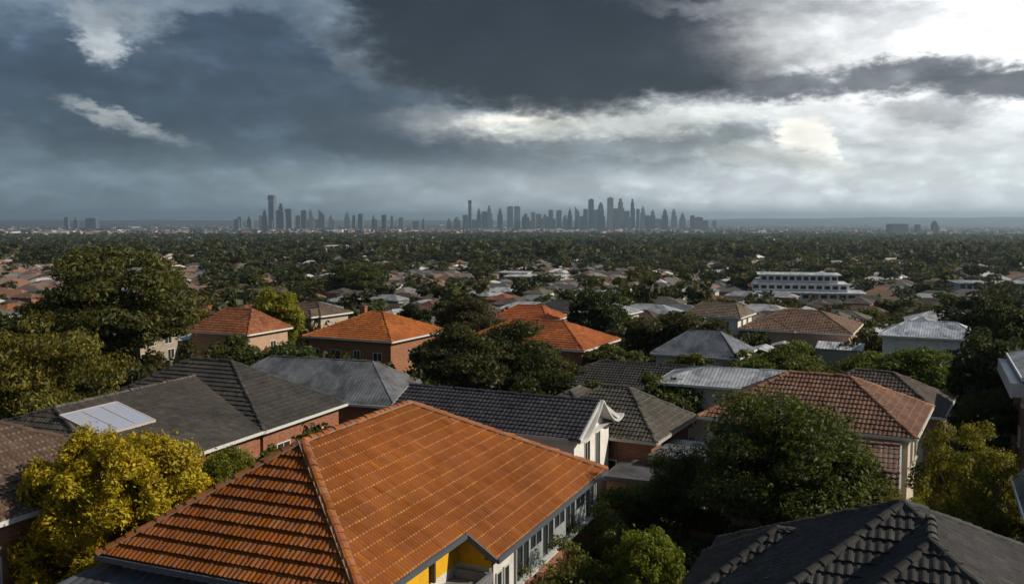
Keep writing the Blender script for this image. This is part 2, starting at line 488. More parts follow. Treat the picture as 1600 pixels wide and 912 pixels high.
def road(name, pts, wd):
    """asphalt with raised kerbs and footpaths, draped over the ground"""
    m1 = mat_plain(name + '_asphalt', .9, 0, .2, .2, 1.5, (.05, .05, .052)); m2 = mat_plain(name + '_concrete', .9, 0, .2, .2, 1.5, (.25, .24, .22))
    for nm, offs, h, mt in (('road', ((-wd / 2, wd / 2),), .02, m1), ('pavement', ((-wd / 2 - 1.6, -wd / 2), (wd / 2, wd / 2 + 1.6)), .14, m2)):
        mb = MB()
        for a, b in offs:
            for p, q in zip(pts[:-1], pts[1:]):
                dx, dy = q[0] - p[0], q[1] - p[1]; L = math.hypot(dx, dy); nx, ny = dy / L, -dx / L
                P = lambda s, o, z: (s[0] + nx * o, s[1] + ny * o, ground_z(*s) + z)
                mb.poly([P(p, a, h), P(p, b, h), P(q, b, h), P(q, a, h)])
                if nm == 'pavement':
                    e = a if abs(a) < abs(b) else b; mb.poly([P(p, e, 0), P(q, e, 0), P(q, e, h), P(p, e, h)])
        tag(mb.build(nm, mt), kind='structure')


U24 = np.array((math.sin(R(24.5)), math.cos(R(24.5)))); V24 = np.array((math.cos(R(24.5)), -math.sin(R(24.5))))
uv2 = lambda u, v: tuple(U24 * u + V24 * v)

# ------------------------------------------------------------------ foreground house with the orange roof
TERRA = (.235, .072, .014)
HERO = []


def orange_house():
    cx, cy, th = -6.8, 41.27, 23.1
    root = empty('tiled_house', (cx, cy, 0), -R(th))
    tag(root, 'large house under a bright orange terracotta tile roof, biggest and nearest roof', 'house')
    rb, cb = MB(), MB()
    P1, P2 = (0, -4.4, 9.6), (0, 4.38, 9.6); c = 7.145 / 13
    Lc, Fc = (-6, -9.39, 5.72), (6, -9.39, 5.72); Bk = (6, 11.57, 5.72); Bl = (-6, 11.57, 5.72)
    xe, ze2, yn = 7.386, 4.824, -1.62; Rc = (xe, 13.28, ze2)
    tl = dict(course=c, tw=.215, amp=.04, step=.042, npt=5)
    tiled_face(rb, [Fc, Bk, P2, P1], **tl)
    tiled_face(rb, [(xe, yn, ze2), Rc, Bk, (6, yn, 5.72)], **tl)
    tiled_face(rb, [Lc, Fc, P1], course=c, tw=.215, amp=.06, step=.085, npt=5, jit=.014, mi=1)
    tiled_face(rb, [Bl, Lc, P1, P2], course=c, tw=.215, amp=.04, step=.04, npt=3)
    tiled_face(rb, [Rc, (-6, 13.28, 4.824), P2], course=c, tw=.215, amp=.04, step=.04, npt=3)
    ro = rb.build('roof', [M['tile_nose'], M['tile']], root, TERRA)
    for a, b in ((P1, P2), (Lc, P1), (Fc, P1), (Rc, P2), (Bl, P2)): cap_row(cb, a, b, .19, .42, lift=.05)
    mo = MB()
    for a, b in ((P1, P2), (Lc, P1), (Fc, P1), (Rc, P2)): a = np.array(a, float); b = np.array(b, float); mo.bar(a + (0, 0, .035), b + (0, 0, .035), .42, .07)
    mo.build('mortar_bedding', M['render'], ro, (.27, .18, .13))
    cb.build('ridge_capping', M['tile'], ro, (.31, .105, .032))
    # walls: yellow under the near eave, grey window band and brick beyond the step
    wy = MB(); wy.poly([(5.4, -8.8, 4.2), (5.4, -1.1, 4.2), (5.4, -1.1, 5.66), (5.4, -8.8, 5.66)])
    wy.poly([(5.4, -1.104, 4.2), (6.95, -1.104, 4.2), (6.95, -1.104, 5.02), (5.4, -1.104, 5.98)])
    wy.build('gable_panel', M['render'], root, (.72, .40, .012))['label'] = 'bright yellow wall panel under the eave'
    wl = MB()
    wl.poly([(-5.4, -8.8, -.3), (5.4, -8.8, -.3), (5.4, -8.8, 5.66), (-5.4, -8.8, 5.66)])
    wl.poly([(-5.4, 11, -.3), (-5.4, -8.8, -.3), (-5.4, -8.8, 5.66), (-5.4, 11, 5.66)])
    wl.poly([(5.4, -8.8, -.3), (5.4, -1.1, -.3), (5.4, -1.1, 4.2), (5.4, -8.8, 4.2)])
    wl.poly([(5.4, -1.1, -.3), (6.85, -1.1, -.3), (6.85, -1.1, 4.2), (5.4, -1.1, 4.2)])
    wl.poly([(6.85, -1.1, -.3), (6.85, 1.5, -.3), (6.85, 1.5, 4.75), (6.85, -1.1, 4.75)])
    wl.poly([(6.85, 12.7, -.3), (-5.4, 12.7, -.3), (-5.4, 12.7, 4.75), (6.85, 12.7, 4.75)])
    wl.build('wall', M['render'], root, (.62, .60, .56))
    bw = MB(); bw.poly([(6.85, 1.5, -.3), (6.85, 12.7, -.3), (6.85, 12.7, 2.35), (6.85, 1.5, 2.35)])
    bw.box((6.93, 12.55, 1.2), (.3, .5, 2.6)); bw.build('brick_wall', M['brick'], root, (.30, .12, .065))
    sill = MB(); sill.box((6.95, 7.1, 2.42), (.32, 11.2, .13)); sill.build('sill', M['paint'], root, (.55, .53, .49))
    hd = MB(); hd.box((6.88, 7.1, 4.5), (.12, 11.2, .44)); hd.build('window_head', M['paint'], root, (.22, .24, .25))
    n = 7
    for i in range(n):
        y0 = 1.5 + 11.1 * i / n; y1 = 1.5 + 11.1 * (i + 1) / n
        f = MB()
        for yy in (y0 + .05, y1 - .05, (y0 + y1) / 2): f.box((6.9, yy, 3.39), (.12, .1 if yy != (y0 + y1) / 2 else .06, 1.78))
        for zz in (2.53, 4.24): f.box((6.9, (y0 + y1) / 2, zz), (.1, y1 - y0 - .22, .08))
        if i % 2: f.box((6.95, (y0 + y1) / 2, 3.05), (.04, y1 - y0 - .22, .9))
        w = f.build('window', M['paint'], root, (.30, .33, .34))
        g = MB(); g.box((6.86, (y0 + y1) / 2, 3.39), (.03, y1 - y0 - .12, 1.7)); g.build('pane', M['glass'], w)
    for y0, y1 in ((-.5, .0), (.3, .8)):
        f = MB()
        for yy in (y0, y1): f.box((6.88, yy, 3.0), (.1, .07, 1.5))
        for zz in (2.28, 3.72): f.box((6.88, (y0 + y1) / 2, zz), (.1, .43, .06))
        w = f.build('window', M['paint'], root, (.55, .55, .52)); g = MB(); g.box((6.86, (y0 + y1) / 2, 3.0), (.04, .43, 1.38)); g.build('pane', M['glass'], w)
    fs = MB(); z = 5.72
    fs.box((0, -9.47, z - .1), (12.1, .16, .2)); fs.box((-6.08, 1.09, z - .1), (.16, 21., .2)); fs.box((6.07, -5.55, z - .1), (.14, 7.7, .2))
    fs.box((xe + .07, 5.83, ze2 - .1), (.14, 14.9, .2)); fs.bar((6.02, yn - .03, 5.62), (xe, yn - .03, 4.72), .1, .24)
    fs.poly([(-6, -9.4, z - .14), (-6, 11.5, z - .14), (5.38, 11.5, z - .14), (5.38, -9.4, z - .14)]); fs.poly([(6.0, -9.4, z - .14), (5.39, -9.4, z - .14), (5.39, -1.62, z - .14), (6, -1.62, z - .14)])
    fs.poly([(6.83, yn, ze2 - .1), (6.83, 13.2, ze2 - .1), (xe, 13.2, ze2 - .1), (xe, yn, ze2 - .1)])
    fs.build('gutter', M['paint'], root, (.085, .10, .12))
    # grey flat roofed porch below the yellow wall, sheet metal lean-to below the near end
    pb = MB(); pb.box((6.3, -5.6, 1.85), (1.7, 8.2, 3.9)); pb.box((7.1, -5.6, 3.98), (.14, 8.3, .4)); pb.box((6.3, -1.62, 3.98), (1.5, .14, .4))
    pb.build('porch', M['render'], root, (.16, .165, .17))
    lr = MB(); tiled_face(lr, [(-8.2, -14.2, 4.1), (6.4, -14.2, 4.1), (6.2, -8.85, 5.12), (-6.4, -8.85, 5.12)], 999, .42, .03, 0, 4)
    lr.build('lean_to_roof', M['metal'], root, (.15, .165, .19))
    lw = MB(); lw.box((-.3, -11.5, 1.8), (12.2, 5, 4.2)); lw.build('lean_to_wall', M['render'], root, (.4, .38, .35))
    dp = MB(); dp.tube((6.95, 12.82, .0), (6.95, 12.82, 4.7), .05, .05, 8); dp.build('downpipe', M['paint'], root, (.5, .5, .48))
    dp = MB(); dp.tube((6.93, -1.0, .0), (6.93, -1.0, 4.7), .05, .05, 8); dp.build('downpipe', M['paint'], root, (.12, .12, .12))
    for yy in (-6.4, -3.6): ps = MB(); ps.box((5.52, yy, 4.95), (.2, .13, 1.35)); ps.bar((5.45, yy, 5.0), (5.95, yy, 5.5), .08, .1); ps.build('bracket', M['paint'], root, (.055, .05, .045))
    v = MB(); v.tube((-2.2, 3.5, 7.6), (-2.2, 3.5, 8.8), .07, .07, 8); v.tube((-2.2, 3.5, 8.8), (-2.2, 3.5, 8.9), .11, .03, 8); v.build('vent_pipe', M['paint'], ro, (.35, .34, .33))


orange_house()


def black_house():
    root = empty('tiled_house', (12.21, 28.38, 0), -R(23.4))
    tag(root, 'nearby house with a black tiled roof of many hips, bottom right corner', 'house')
    rb, cb = MB(), MB(); A = (0, 0, 9.81); xl, xr, yf, yb, ze = -7.22, 8.56, -7.74, 8.31, 5.0
    c = [(xl, yf, ze), (xr, yf, ze), (xr, yb, ze), (xl, yb, ze)]
    tl = dict(course=.5, tw=.27, amp=.05, step=.06, npt=5)
    for i in range(4): tiled_face(rb, [c[i], c[(i + 1) % 4], A], **tl); cap_row(cb, c[i], A, .155, .5, lift=.03)
    q = [(-5.22, -.2, ze), (-5.22, -9.76, ze), (8.54, -9.76, ze), (8.54, -.2, ze)]; ap, ar = (.78, -2.5, 9.5), (.78, -.2, 9.5)
    tiled_face(rb, [q[0], q[1], ap, ar], **tl); tiled_face(rb, [q[1], q[2], ap], **tl); tiled_face(rb, [q[2], q[3], ar, ap], **tl)
    cap_row(cb, q[1], ap, .155, .5, lift=.03); cap_row(cb, q[2], ap, .155, .5, lift=.03); cap_row(cb, ap, ar, .155, .5, lift=.03)
    k = [(-7.45, 6.3, ze + .02), (-7.45, -.4, ze + .02), (-2.4, -.4, ze + .02), (-2.4, 6.3, ze + .02)]; ca, cr = (-4.14, 2.94, 7.52), (-3.0, 2.94, 7.52)
    tiled_face(rb, [k[0], k[1], ca], **tl); tiled_face(rb, [k[1], k[2], (-2.4, 2.94, 7.52), ca], **tl); tiled_face(rb, [k[3], k[0], ca, (-2.4, 2.94, 7.52)], **tl)
    cap_row(cb, k[0], ca, .14, .45, lift=.03); cap_row(cb, k[1], ca, .14, .45, lift=.03); cap_row(cb, ca, cr, .14, .45, lift=.03)
    ro = rb.build('roof', M['tile_old'], root, (.046, .046, .049)); cb.build('ridge_capping', M['tile_old'], ro, (.058, .056, .056))
    wb = MB()
    for a, b, d, e in ((-6.6, 8., -7.2, 7.8), (-4.7, 7.9, -9.2, -7.3)): wb.box(((a + b) / 2, (d + e) / 2, 2.35), (b - a, e - d, 5.1))
    wb.build('wall', M['brick'], root, (.26, .12, .07))
    fb = MB(); fb.box((xl - .04, -.0, ze - .08), (.12, 16.2, .2)); fb.box((xr + .04, 0, ze - .085), (.12, 16.2, .2)); fb.box((.6, yb + .04, ze - .09), (15.8, .12, .2)); fb.box((1.7, -9.8, ze - .095), (13.8, .12, .2))
    fb.build('gutter', M['paint'], root, (.06, .06, .065))
    window(root, '+u', 2, 2.2, 1.8, 1.4, 8.2, 7, frame=(.6, .6, .58)); window(root, '-v', 2, 2.2, 1.6, 1.3, 7, 7.1, frame=(.6, .6, .58))


black_house()

DARK = (.062, .060, .060); BRICK = (.33, .125, .055)
fine = (.42, .26, .05, .06, 4)
h2 = house('tiled_house', 'long house with a dark charcoal tile roof, front wing reaching towards the golden cypress', -23.4, 71.6, 112.1, 8.9, 5.3, 4.0, .71, 7.0,
           roof=(.058, .055, .053), rmat='tile_old', tile=fine, wall=BRICK, trim=(.62, .62, .60), wins=[('+u', 2.0, 1.2, 1.6, 1.4), ('+u', -2.5, 1.2, 1.6, 1.4)])


def wing_of_dark_house():
    """front wing of the dark house: lower gable running towards the camera, with a white roof panel"""
    u = np.array((math.sin(R(22.1)), math.cos(R(22.1)))); v = np.array((math.cos(R(22.1)), -math.sin(R(22.1))))
    piv = np.array((-23.4, 71.6)); rz = R(112.1)
    def loc(p, z):
        d = np.array(p) - piv; return (d[0] * math.cos(rz) - d[1] * math.sin(rz), d[0] * math.sin(rz) + d[1] * math.cos(rz), z)
    e = np.array((-17.2, 63.4)); ridge = np.array((-23.4, 72.4)); w = float((e - ridge) @ v); zr = 6.7
    a0 = -13.
    E0, E1 = e + u * a0, e + u * .2; Rg0 = ridge + u * ((E0 - ridge) @ u + 3.8); Rg1 = ridge + u * .5; L0 = E0 - v * 2 * w; L1 = E1 - v * 2 * w + u * 6
    rb = MB(); q = dict(course=.42, tw=.26, amp=.035, step=.035, npt=4)
    tiled_face(rb, [loc(E0, 4.), loc(E1, 4.), loc(Rg1, zr), loc(Rg0, zr)], **q)
    tiled_face(rb, [loc(L1, 4.), loc(L0, 4.), loc(Rg0, zr), loc(Rg1, zr)], **q)
    tiled_face(rb, [loc(L0, 4.), loc(E0, 4.), loc(Rg0, zr)], **q)
    ro = rb.build('wing_roof', M['tile_old'], h2, (.072, .066, .060))
    cb = MB(); cap_row(cb, loc(Rg0, zr), loc(Rg1, zr), .16, .45); cap_row(cb, loc(E0, 4), loc(Rg0, zr), .16, .45); cap_row(cb, loc(L0, 4), loc(Rg0, zr), .16, .45)
    cb.build('ridge_capping', M['tile_old'], ro, (.11, .10, .095))
    wb = MB(); i = .5
    c = [E0 - v * i + u * i, E1 - v * i, L1 + v * i, L0 + v * i + u * i]
    for k in range(4): wb.poly([loc(c[k], -.3), loc(c[(k + 1) % 4], -.3), loc(c[(k + 1) % 4], 3.95), loc(c[k], 3.95)])
    wb.build('wing_wall', M['brick'], h2, BRICK)
    fb = MB(); fb.bar(loc(E0 + v * .04, 3.92), loc(E1 + v * .04, 3.92), .12, .2); fb.bar(loc(E0 - u * .04, 3.92), loc(L0 - u * .04, 3.92), .12, .2)
    fb.build('gutter', M['paint'], h2, (.62, .62, .6))
    # roof panel: white framed glazed sheet lying on the slope
    def on(s, k, lift):   # s along the ridge from E0, k from eave (0) to ridge (1)
        p = E0 + u * s - v * (w * k); n = (v * (zr - 4) / math.hypot(w, zr - 4)); nz = w / math.hypot(w, zr - 4)
        return np.array(loc(p + n * lift, 4 + (zr - 4) * k + nz * lift))
    gl = MB(); s0, s1, k0, k1 = 3.0, 7.6, .50, .86
    gl.poly([on(s0, k0, .16), on(s1, k0, .16), on(s1, k1, .16), on(s0, k1, .16)])
    g = gl.build('roof_panel', mat_plain('panel_glass', .25, 0, .6, .12, 2., (.34, .37, .46)), h2); g['label'] = 'pale blue glazed panel'
    fr = MB()
    for a, b in (((s0, k0), (s1, k0)), ((s1, k0), (s1, k1)), ((s1, k1), (s0, k1)), ((s0, k1), (s0, k0))): fr.bar(on(*a, .1), on(*b, .1), .11, .16)
    for s in ((s0 * 2 + s1) / 3, (s0 + 2 * s1) / 3): fr.bar(on(s, k0 + .02, .17), on(s, k1 - .02, .17), .05, .05)
    fr.build('panel_frame', M['paint'], g, (.46, .40, .37))


wing_of_dark_house()
house('tiled_house', 'brown tiled roof at the left edge, nearest on that side, beside the golden cypress', -25.9, 40.6, 25, 8.0, 6.6, 6.5, .5, roof=(.115, .072, .052), rmat='old_nose', tile=(.5, .26, .05, .06, 5), wall=(.3, .15, .09), trim=(.6, .6, .57), wins=[('+v', 3, 3.6, 1.6, 1.3), ('+v', -2, 3.6, 1.6, 1.3)], capr=.18)
house('metal_house', 'low house with a broad silvery metal roof behind the dark charcoal roof', -17.3, 83.2, 108.2, 9.6, 4.8, 3.2, .60, 4.4, roof=(.20, .205, .215), rmat='metal', wall=(.3, .13, .07), wings=((-2.2, 2.0, 3.6, 2.6, 'v', 2.4, .12),), trim=(.6, .6, .6))
h5 = house('white_house', 'white rendered house with navy tile roof and upswept gable end', -.75, 60.4, 114.7, 6.9, 3.7, 5.6, .45, 0, roof=(.045, .046, .058), rmat='tile', tile=(.4, .3, .05, .05, 4), wall=(.74, .72, .68), wmat='render', gable=(True, True),
           trim=(.55, .55, .54), wins=[('+u', -.95, 3.0, 1.0, 1.9), ('+u', 1.0, 2.2, .9, 2.9, 1), ('+v', 3.6, 3.2, .9, 1.2), ('+u', -.9, .6, 1.0, 1.5)], frame=(.62, .62, .6))


def upswept_barge():
    l, w, t, ze = 6.9, 3.7, .45, 5.6; zr = ze + w * t; mb = MB(); n = 9
    for sd in (1, -1):
        pts = []
        for i in range(n + 1):
            s = i / n; x = sd * s * (w + .45); z = zr + .1 - w * t * 1.12 * math.sin(s * math.pi * .62) ** 1.0 + (.20 * max(0, s - .66) ** 1.4 * 2.2)
            pts.append((x, z))
        for (x0, z0), (x1, z1) in zip(pts[:-1], pts[1:]):
            for ya, yb, dz in ((l - .55, l + .28, 0),):
                V = [(x0, ya, z0), (x0, yb, z0), (x1, yb, z1), (x1, ya, z1), (x0, ya, z0 - .12), (x0, yb, z0 - .12), (x1, yb, z1 - .14), (x1, ya, z1 - .14)]
                mb.arr(V, [(0, 1, 2, 3), (7, 6, 5, 4), (1, 5, 6, 2), (0, 3, 7, 4)])
    mb.build('bargeboard', M['paint'], h5, (.60, .59, .57))


upswept_barge()
house('tiled_house', 'brick house with a weathered grey hip roof right behind the white gabled house', 7.4, 65.4, 117.5, 4.6, 4.6, 4.2, .56, 3.6, roof=(.080, .074, .065), rmat='old_nose', tile=(.42, .27, .05, .05, 4), wall=(.27, .10, .055),
      wings=((-1.0, -3.6, 4.2, 3.3, 'v', 3.3, .1),), trim=(.4, .38, .34), wins=[('+u', .5, 1.3, 1.5, 1.4), ('+v', 1.0, 1.3, 1.4, 1.3)])
house('tiled_house', 'low black tiled roof half hidden by bushes behind the grey hip roof', 12.6, 86, 113.8, 8.2, 3.8, 3.6, .42, roof=(.045, .043, .044), rmat='tile_old', tile=(.42, .3, .06, .05, 4), wall=(.3, .14, .08), wings=((1.5, 6.2, 3.0, 2.8, 'v', 2.8, .1),))
house('tiled_house', 'cream house with a mottled red brown tile roof beside the big leafy tree', 21.2, 63.4, 119, 6.8, 5.6, 5.4, .46, 4.8, roof=(.185, .092, .062), rmat='old_nose', tile=(.5, .27, .055, .06, 5), wall=(.56, .49, .38), wmat='render',
      trim=(.6, .58, .52), wins=[('+u', -3.2, 3.1, 1.0, 1.7), ('+u', -.8, 3.1, 1.1, 1.7), ('+u', 1.6, 3.1, .9, 1.5), ('+u', 3.6, 3.1, .8, 1.6), ('+v', 4.5, 3.4, 1.2, 1.2)], frame=(.5, .48, .42), capr=.17, capcol=(.27, .13, .075))
house('metal_house', 'long pale metal roofed house behind the mottled red brown roof', 19.8, 77.6, 114, 7.0, 3.6, 5.0, .3, roof=(.50, .52, .55), rmat='metal', wall=(.5, .46, .4), wmat='render')
house('tiled_house', 'dark and brown tiled roof house tucked behind the cream house', 28.9, 73.4, 120, 5.6, 4.4, 4.2, .54, 4.2, roof=(.10, .08, .07), rmat='tile_old', tile=(.45, .28, .045, .045, 4), wall=(.36, .24, .18), wins=[('+u', 1, 1.2, 1.3, 1.3)])
house('tiled_house', 'brick house with bright orange hip roof, sunlit brick end wall, mid left', -17.2, 117.7, 116.2, 6.6, 6.6, 4.2, .41, 5.7, roof=(.38, .115, .026), tile=(.5, .35, .05, .05, 3), wall=(.36, .15, .06),
      trim=(.62, .62, .6), wings=((-3.0, -5.0, 3.6, 3.0, 'v', 3.0, .05),), wins=[('+v', 4.2, 1.2, 1.3, 1.5), ('+v', 1.2, 1.2, 1.0, 1.6), ('+v', -2, 1.2, 1.6, 1.5), ('+v', -5, 1.2, 1.2, 1.5), ('+u', 2.5, 1.2, 1.2, 1.5), ('+u', -1.5, 1.2, 1.4, 1.5)], chimney=(-2, -3.5, 1.1))
house('tiled_house', 'orange brown tiled house by the huge dark tree, white trimmed porch', -36.5, 123.6, 114.1, 5.2, 4.6, 4.0, .60, 3.0, roof=(.26, .088, .034), rmat='tile_old', tile=(.5, .35, .05, .05, 3), wall=(.45, .3, .2), wmat='render', trim=(.68, .67, .64),
      wings=((-3.2, -4.6, 3.2, 2.8, 'v', 2.8, .05),), wins=[('+v', 3, 1.2, 1.2, 1.4), ('+v', 0, 1.2, 1.4, 1.4), ('+u', 1, 1.2, 1.2, 1.4)])
house('tiled_house', 'orange tiled house at centre, partly hidden by dark trees', 3.2, 111.8, 117, 8.4, 5.8, 4.0, .43, 5.1, roof=(.34, .10, .028), tile=(.5, .35, .05, .05, 3), wall=(.42, .17, .07), trim=(.66, .65, .62),
      wins=[('+u', -2.5, 1.1, 1.3, 1.6), ('+u', 1.5, 1.1, 1.5, 1.6), ('+v', 5.5, 1.2, 1.3, 1.4), ('+v', 2.5, 1.2, 1.3, 1.4)])
house('tiled_house', 'small orange roofed house behind the central orange house, pale parapet', 2.7, 138.3, 116, 4.6, 3.9, 4.0, .47, 2.6, roof=(.38, .10, .03), tile=(.5, .4, .05, .05, 3), wall=(.55, .47, .4), wmat='render', wins=[('+v', 1, 1.2, 1.2, 1.3), ('+u', 0, 1.2, 1.2, 1.3)])
house('white_house', 'white cube like house with grey brown hip roof, right of centre', 30.0, 133.9, 119, 4.3, 4.2, 5.0, .38, 1.8, roof=(.17, .13, .095), rmat='tile_old', tile=(.5, .4, .05, .05, 3), wall=(.74, .72, .67), wmat='render',
      wins=[('+u', -1.6, 3.0, 1.0, 1.6), ('+u', 1.2, 3.0, 1.0, 1.6), ('+v', 2, 3.2, 1.2, 1.2), ('+v', -1, .9, 1.2, 1.3)])
house('metal_house', 'house with a creased blue grey metal roof among shrubs, right of centre', 22.2, 106.3, 117.5, 5.0, 4.4, 3.5, .54, 3.2, roof=(.17, .185, .21), rmat='metal', wall=(.5, .5, .5), wmat='render', wings=((-2.4, -2.2, 3.6, 2.6, 'v', 2.6, .08),))
house('white_house', 'white walled house with a bright pale metal hip roof, far right', 52.2, 114.7, 118, 5.8, 3.9, 4.4, .41, 3.0, roof=(.62, .66, .72), rmat='metal', wall=(.76, .73, .70), wmat='render', wins=[('+u', 0, 1.6, 1.1, 1.5), ('+v', 2.5, 1.8, 1.3, 1.3)])
house('tiled_house', 'brown mossy tiled house with long hips below the long white block', 40.4, 128.7, 116, 7.4, 6.8, 3.8, .33, 5.0, roof=(.19, .115, .08), rmat='tile_old', tile=(.5, .4, .05, .05, 3), wall=(.5, .33, .24), wmat='render', wings=((3.2, -3.0, 4.0, 3.2, 'v', 3.2, .05),), wins=[('+u', 1, 1.2, 1.3, 1.4)])
house('tiled_house', 'small brown tiled garage roof showing under the big leafy tree', 18.6, 52.4, 113, 3.4, 2.8, 2.9, .55, 0., roof=(.17, .105, .08), rmat='tile_old', tile=(.45, .3, .06, .06, 4), wall=(.45, .38, .3), wmat='render', gable=(True, True), cat='garage')
house('tiled_house', 'lean beige rendered outbuilding against the cream house wall', 21.6, 55.9, 113, 2.0, 2.4, 3.6, .6, 0., roof=(.26, .17, .13), rmat='tile_old', tile=(.4, .3, .03, .03, 3), wall=(.42, .34, .28), wmat='render', gable=(True, True), cat='outbuilding')


def flat_building(name, label, cx, cy, th, tiers, wall, roofc, wins=True, cat='building', par=.35):
    """flat roofed blocks: tiers = (x, y, width, depth, z0, z1, eave overhang)"""
    root = empty(name, (cx, cy, ground_z(cx, cy)), -R(th)); tag(root, label, cat)
    wb, rb = MB(), MB(); k = 0
    for x, y, w, d, z0, z1, ov in tiers:
        wb.box((x, y, (z0 + z1) / 2), (w, d, z1 - z0))
        rb.box((x, y, z1 + .16), (w + ov * 2, d + ov * 2, .3)); 
        if ov > .6: rb.poly([(x - w / 2, y - d / 2, z1 + .312), (x + w / 2, y - d / 2, z1 + .312), (x + w / 2 - 1.5, y - d / 2 + 3, z1 + 1.1), (x - w / 2 + 1.5, y - d / 2 + 3, z1 + 1.1)]); rb.poly([(x - w / 2 + 1.5, y - d / 2 + 3, z1 + 1.1), (x + w / 2 - 1.5, y - d / 2 + 3, z1 + 1.1), (x + w / 2, y + d / 2, z1 + .312), (x - w / 2, y + d / 2, z1 + .312)]); rb.poly([(x + w / 2, y - d / 2, z1 + .312), (x + w / 2, y + d / 2, z1 + .312), (x + w / 2 - 1.5, y - d / 2 + 3, z1 + 1.1)]); rb.poly([(x - w / 2, y + d / 2, z1 + .312), (x - w / 2, y - d / 2, z1 + .312), (x - w / 2 + 1.5, y - d / 2 + 3, z1 + 1.1)])
    wb.build('wall', M['render'], root, wall); rb.build('roof', M['metal'], root, roofc)
    if wins:
        for x, y, w, d, z0, z1, ov in tiers:
            n = min(12, max(2, int(w / 2.6))); hh = min(2.0, (z1 - z0) * .5); zc = z1 - .45 - hh / 2
            for i in range(n):
                s = x - w / 2 + w * (i + .5) / n
                f = MB(); ww = w / n * .72
                for q in (-ww / 2, ww / 2): f.box((s + q, y - d / 2 - .02, zc), (.1, .12, hh))
                for q in (-hh / 2, hh / 2): f.box((s, y - d / 2 - .02, zc + q), (ww - .1, .12, .1))
                o = f.build('window', M['paint'], root, (.5, .5, .5)); g = MB(); g.box((s, y - d / 2 - .005, zc), (ww - .1, .05, hh - .1)); g.build('pane', M['glass'], o)
            for q in (-.25, .25):
                f = MB(); f.box((x + w / 2 + .02, y + d * q, zc), (.1, d * .26, hh)); o = f.build('window', M['paint'], root, (.5, .5, .5)); g = MB(); g.box((x + w / 2 + .06, y + d * q, zc), (.04, d * .22, hh - .2)); g.build('pane', M['glass'], o)
    return root


flat_building('white_block', 'long white tiered block with glazed upper floor and pale roof', 122, 395, 14, [(4, -5, 43, 23, 0, 3.4, .5), (0, 0, 38, 20, 3.7, 6.6, .6), (0, 2, 31, 17, 6.9, 10.2, 1.5)], (.66, .67, .68), (.66, .68, .7))
flat_building('white_block', 'white stepped modern building among dark trees, far left of centre', -198, 1000, -18, [(0, 0, 44, 26, 0, 8, 1.), (9, 2, 24, 20, 8.31, 14.5, .8), (-21, -11, 28, 16, 0, 5, .6)], (.80, .79, .76), (.75, .75, .74))
flat_building('pale_building', 'spread out low pale flat roofed building beyond the central orange house', 13, 480, 10, [(0, 0, 30, 20, 0, 6, 1.), (15, -9, 17, 14, 0, 4.4, 1.1), (-13, 9, 15, 14, 0, 7.2, .6)], (.70, .64, .54), (.66, .67, .66))
flat_building('pale_building', 'low blue grey flat building at the far right beyond the pale hip roof', 212, 410, 12, [(0, 0, 30, 18, 0, 7, 1.)], (.45, .47, .5), (.42, .47, .53))
flat_building('grey_garage', 'flat grey roofed garage beside the dark hedge', 7.6, 57.8, 24, [(.6, 0, 3.2, 4.2, 0, 2.7, .2)], (.3, .15, .09), (.15, .15, .155), False, 'garage')
flat_building('grey_garage', 'low grey metal roofed shed behind the dark hedge and flat garage', 11.6, 59.8, 30, [(0, 0, 3.2, 4.5, 0, 3.4, .3)], (.3, .26, .22), (.2, .21, .24), False, 'shed')
house('brick_house', 'two storey brick house with white balcony band at the right edge', 41.2, 64.2, 24, 6.5, 5.4, 8.2, .35, roof=(.28, .28, .28), rmat='metal', wall=(.25, .12, .08), trim=(.7, .7, .7), wins=[('-v', 2, 5.6, 1.5, 1.3), ('-v', -2.5, 5.6, 1.5, 1.3), ('-u', -3, 5.8, 1.6, 1.4), ('-u', -3, 2.4, 1.6, 1.4), ('-v', 0, 2.4, 1.5, 1.3)], wings=())
bh = [o for o in COL.objects if o.type == 'EMPTY'][-1]
bb = MB(); bb.box((-5.6, 0, 7.3), (.9, 12.2, .9)); bb.box((0, -6.5, 7.3), (10.2, .9, .9)); bb.box((-6.0, 0, 6.9), (.14, 12.9, .14)); bb.build('balcony', M['paint'], bh, (.46, .46, .48))
house('board_house', 'grey blue weatherboard house with steep metal roof cut by the right edge', 26.8, 40.2, 24, 5.2, 3.7, 5.4, 1.05, 0, roof=(.17, .20, .25), rmat='metal', wall=(.34, .37, .42), wmat='board', gable=(True, True), trim=(.66, .68, .72), wins=[('-v', -2.5, 2.6, 1.2, 1.5), ('-v', 2, 2.6, 1.2, 1.5)])
road('street', [uv2(-20, 41), uv2(40, 41), uv2(120, 41), uv2(250, 41), uv2(400, 41)], 7.)
road('street', [uv2(96, -170), uv2(96, -60), uv2(96, 20), uv2(96, 36)], 6.)
# ------------------------------------------------------------------ trees
def dirs(g, n):
    d = g.normal(size=(n, 3)); return d / np.linalg.norm(d, axis=1, keepdims=True)


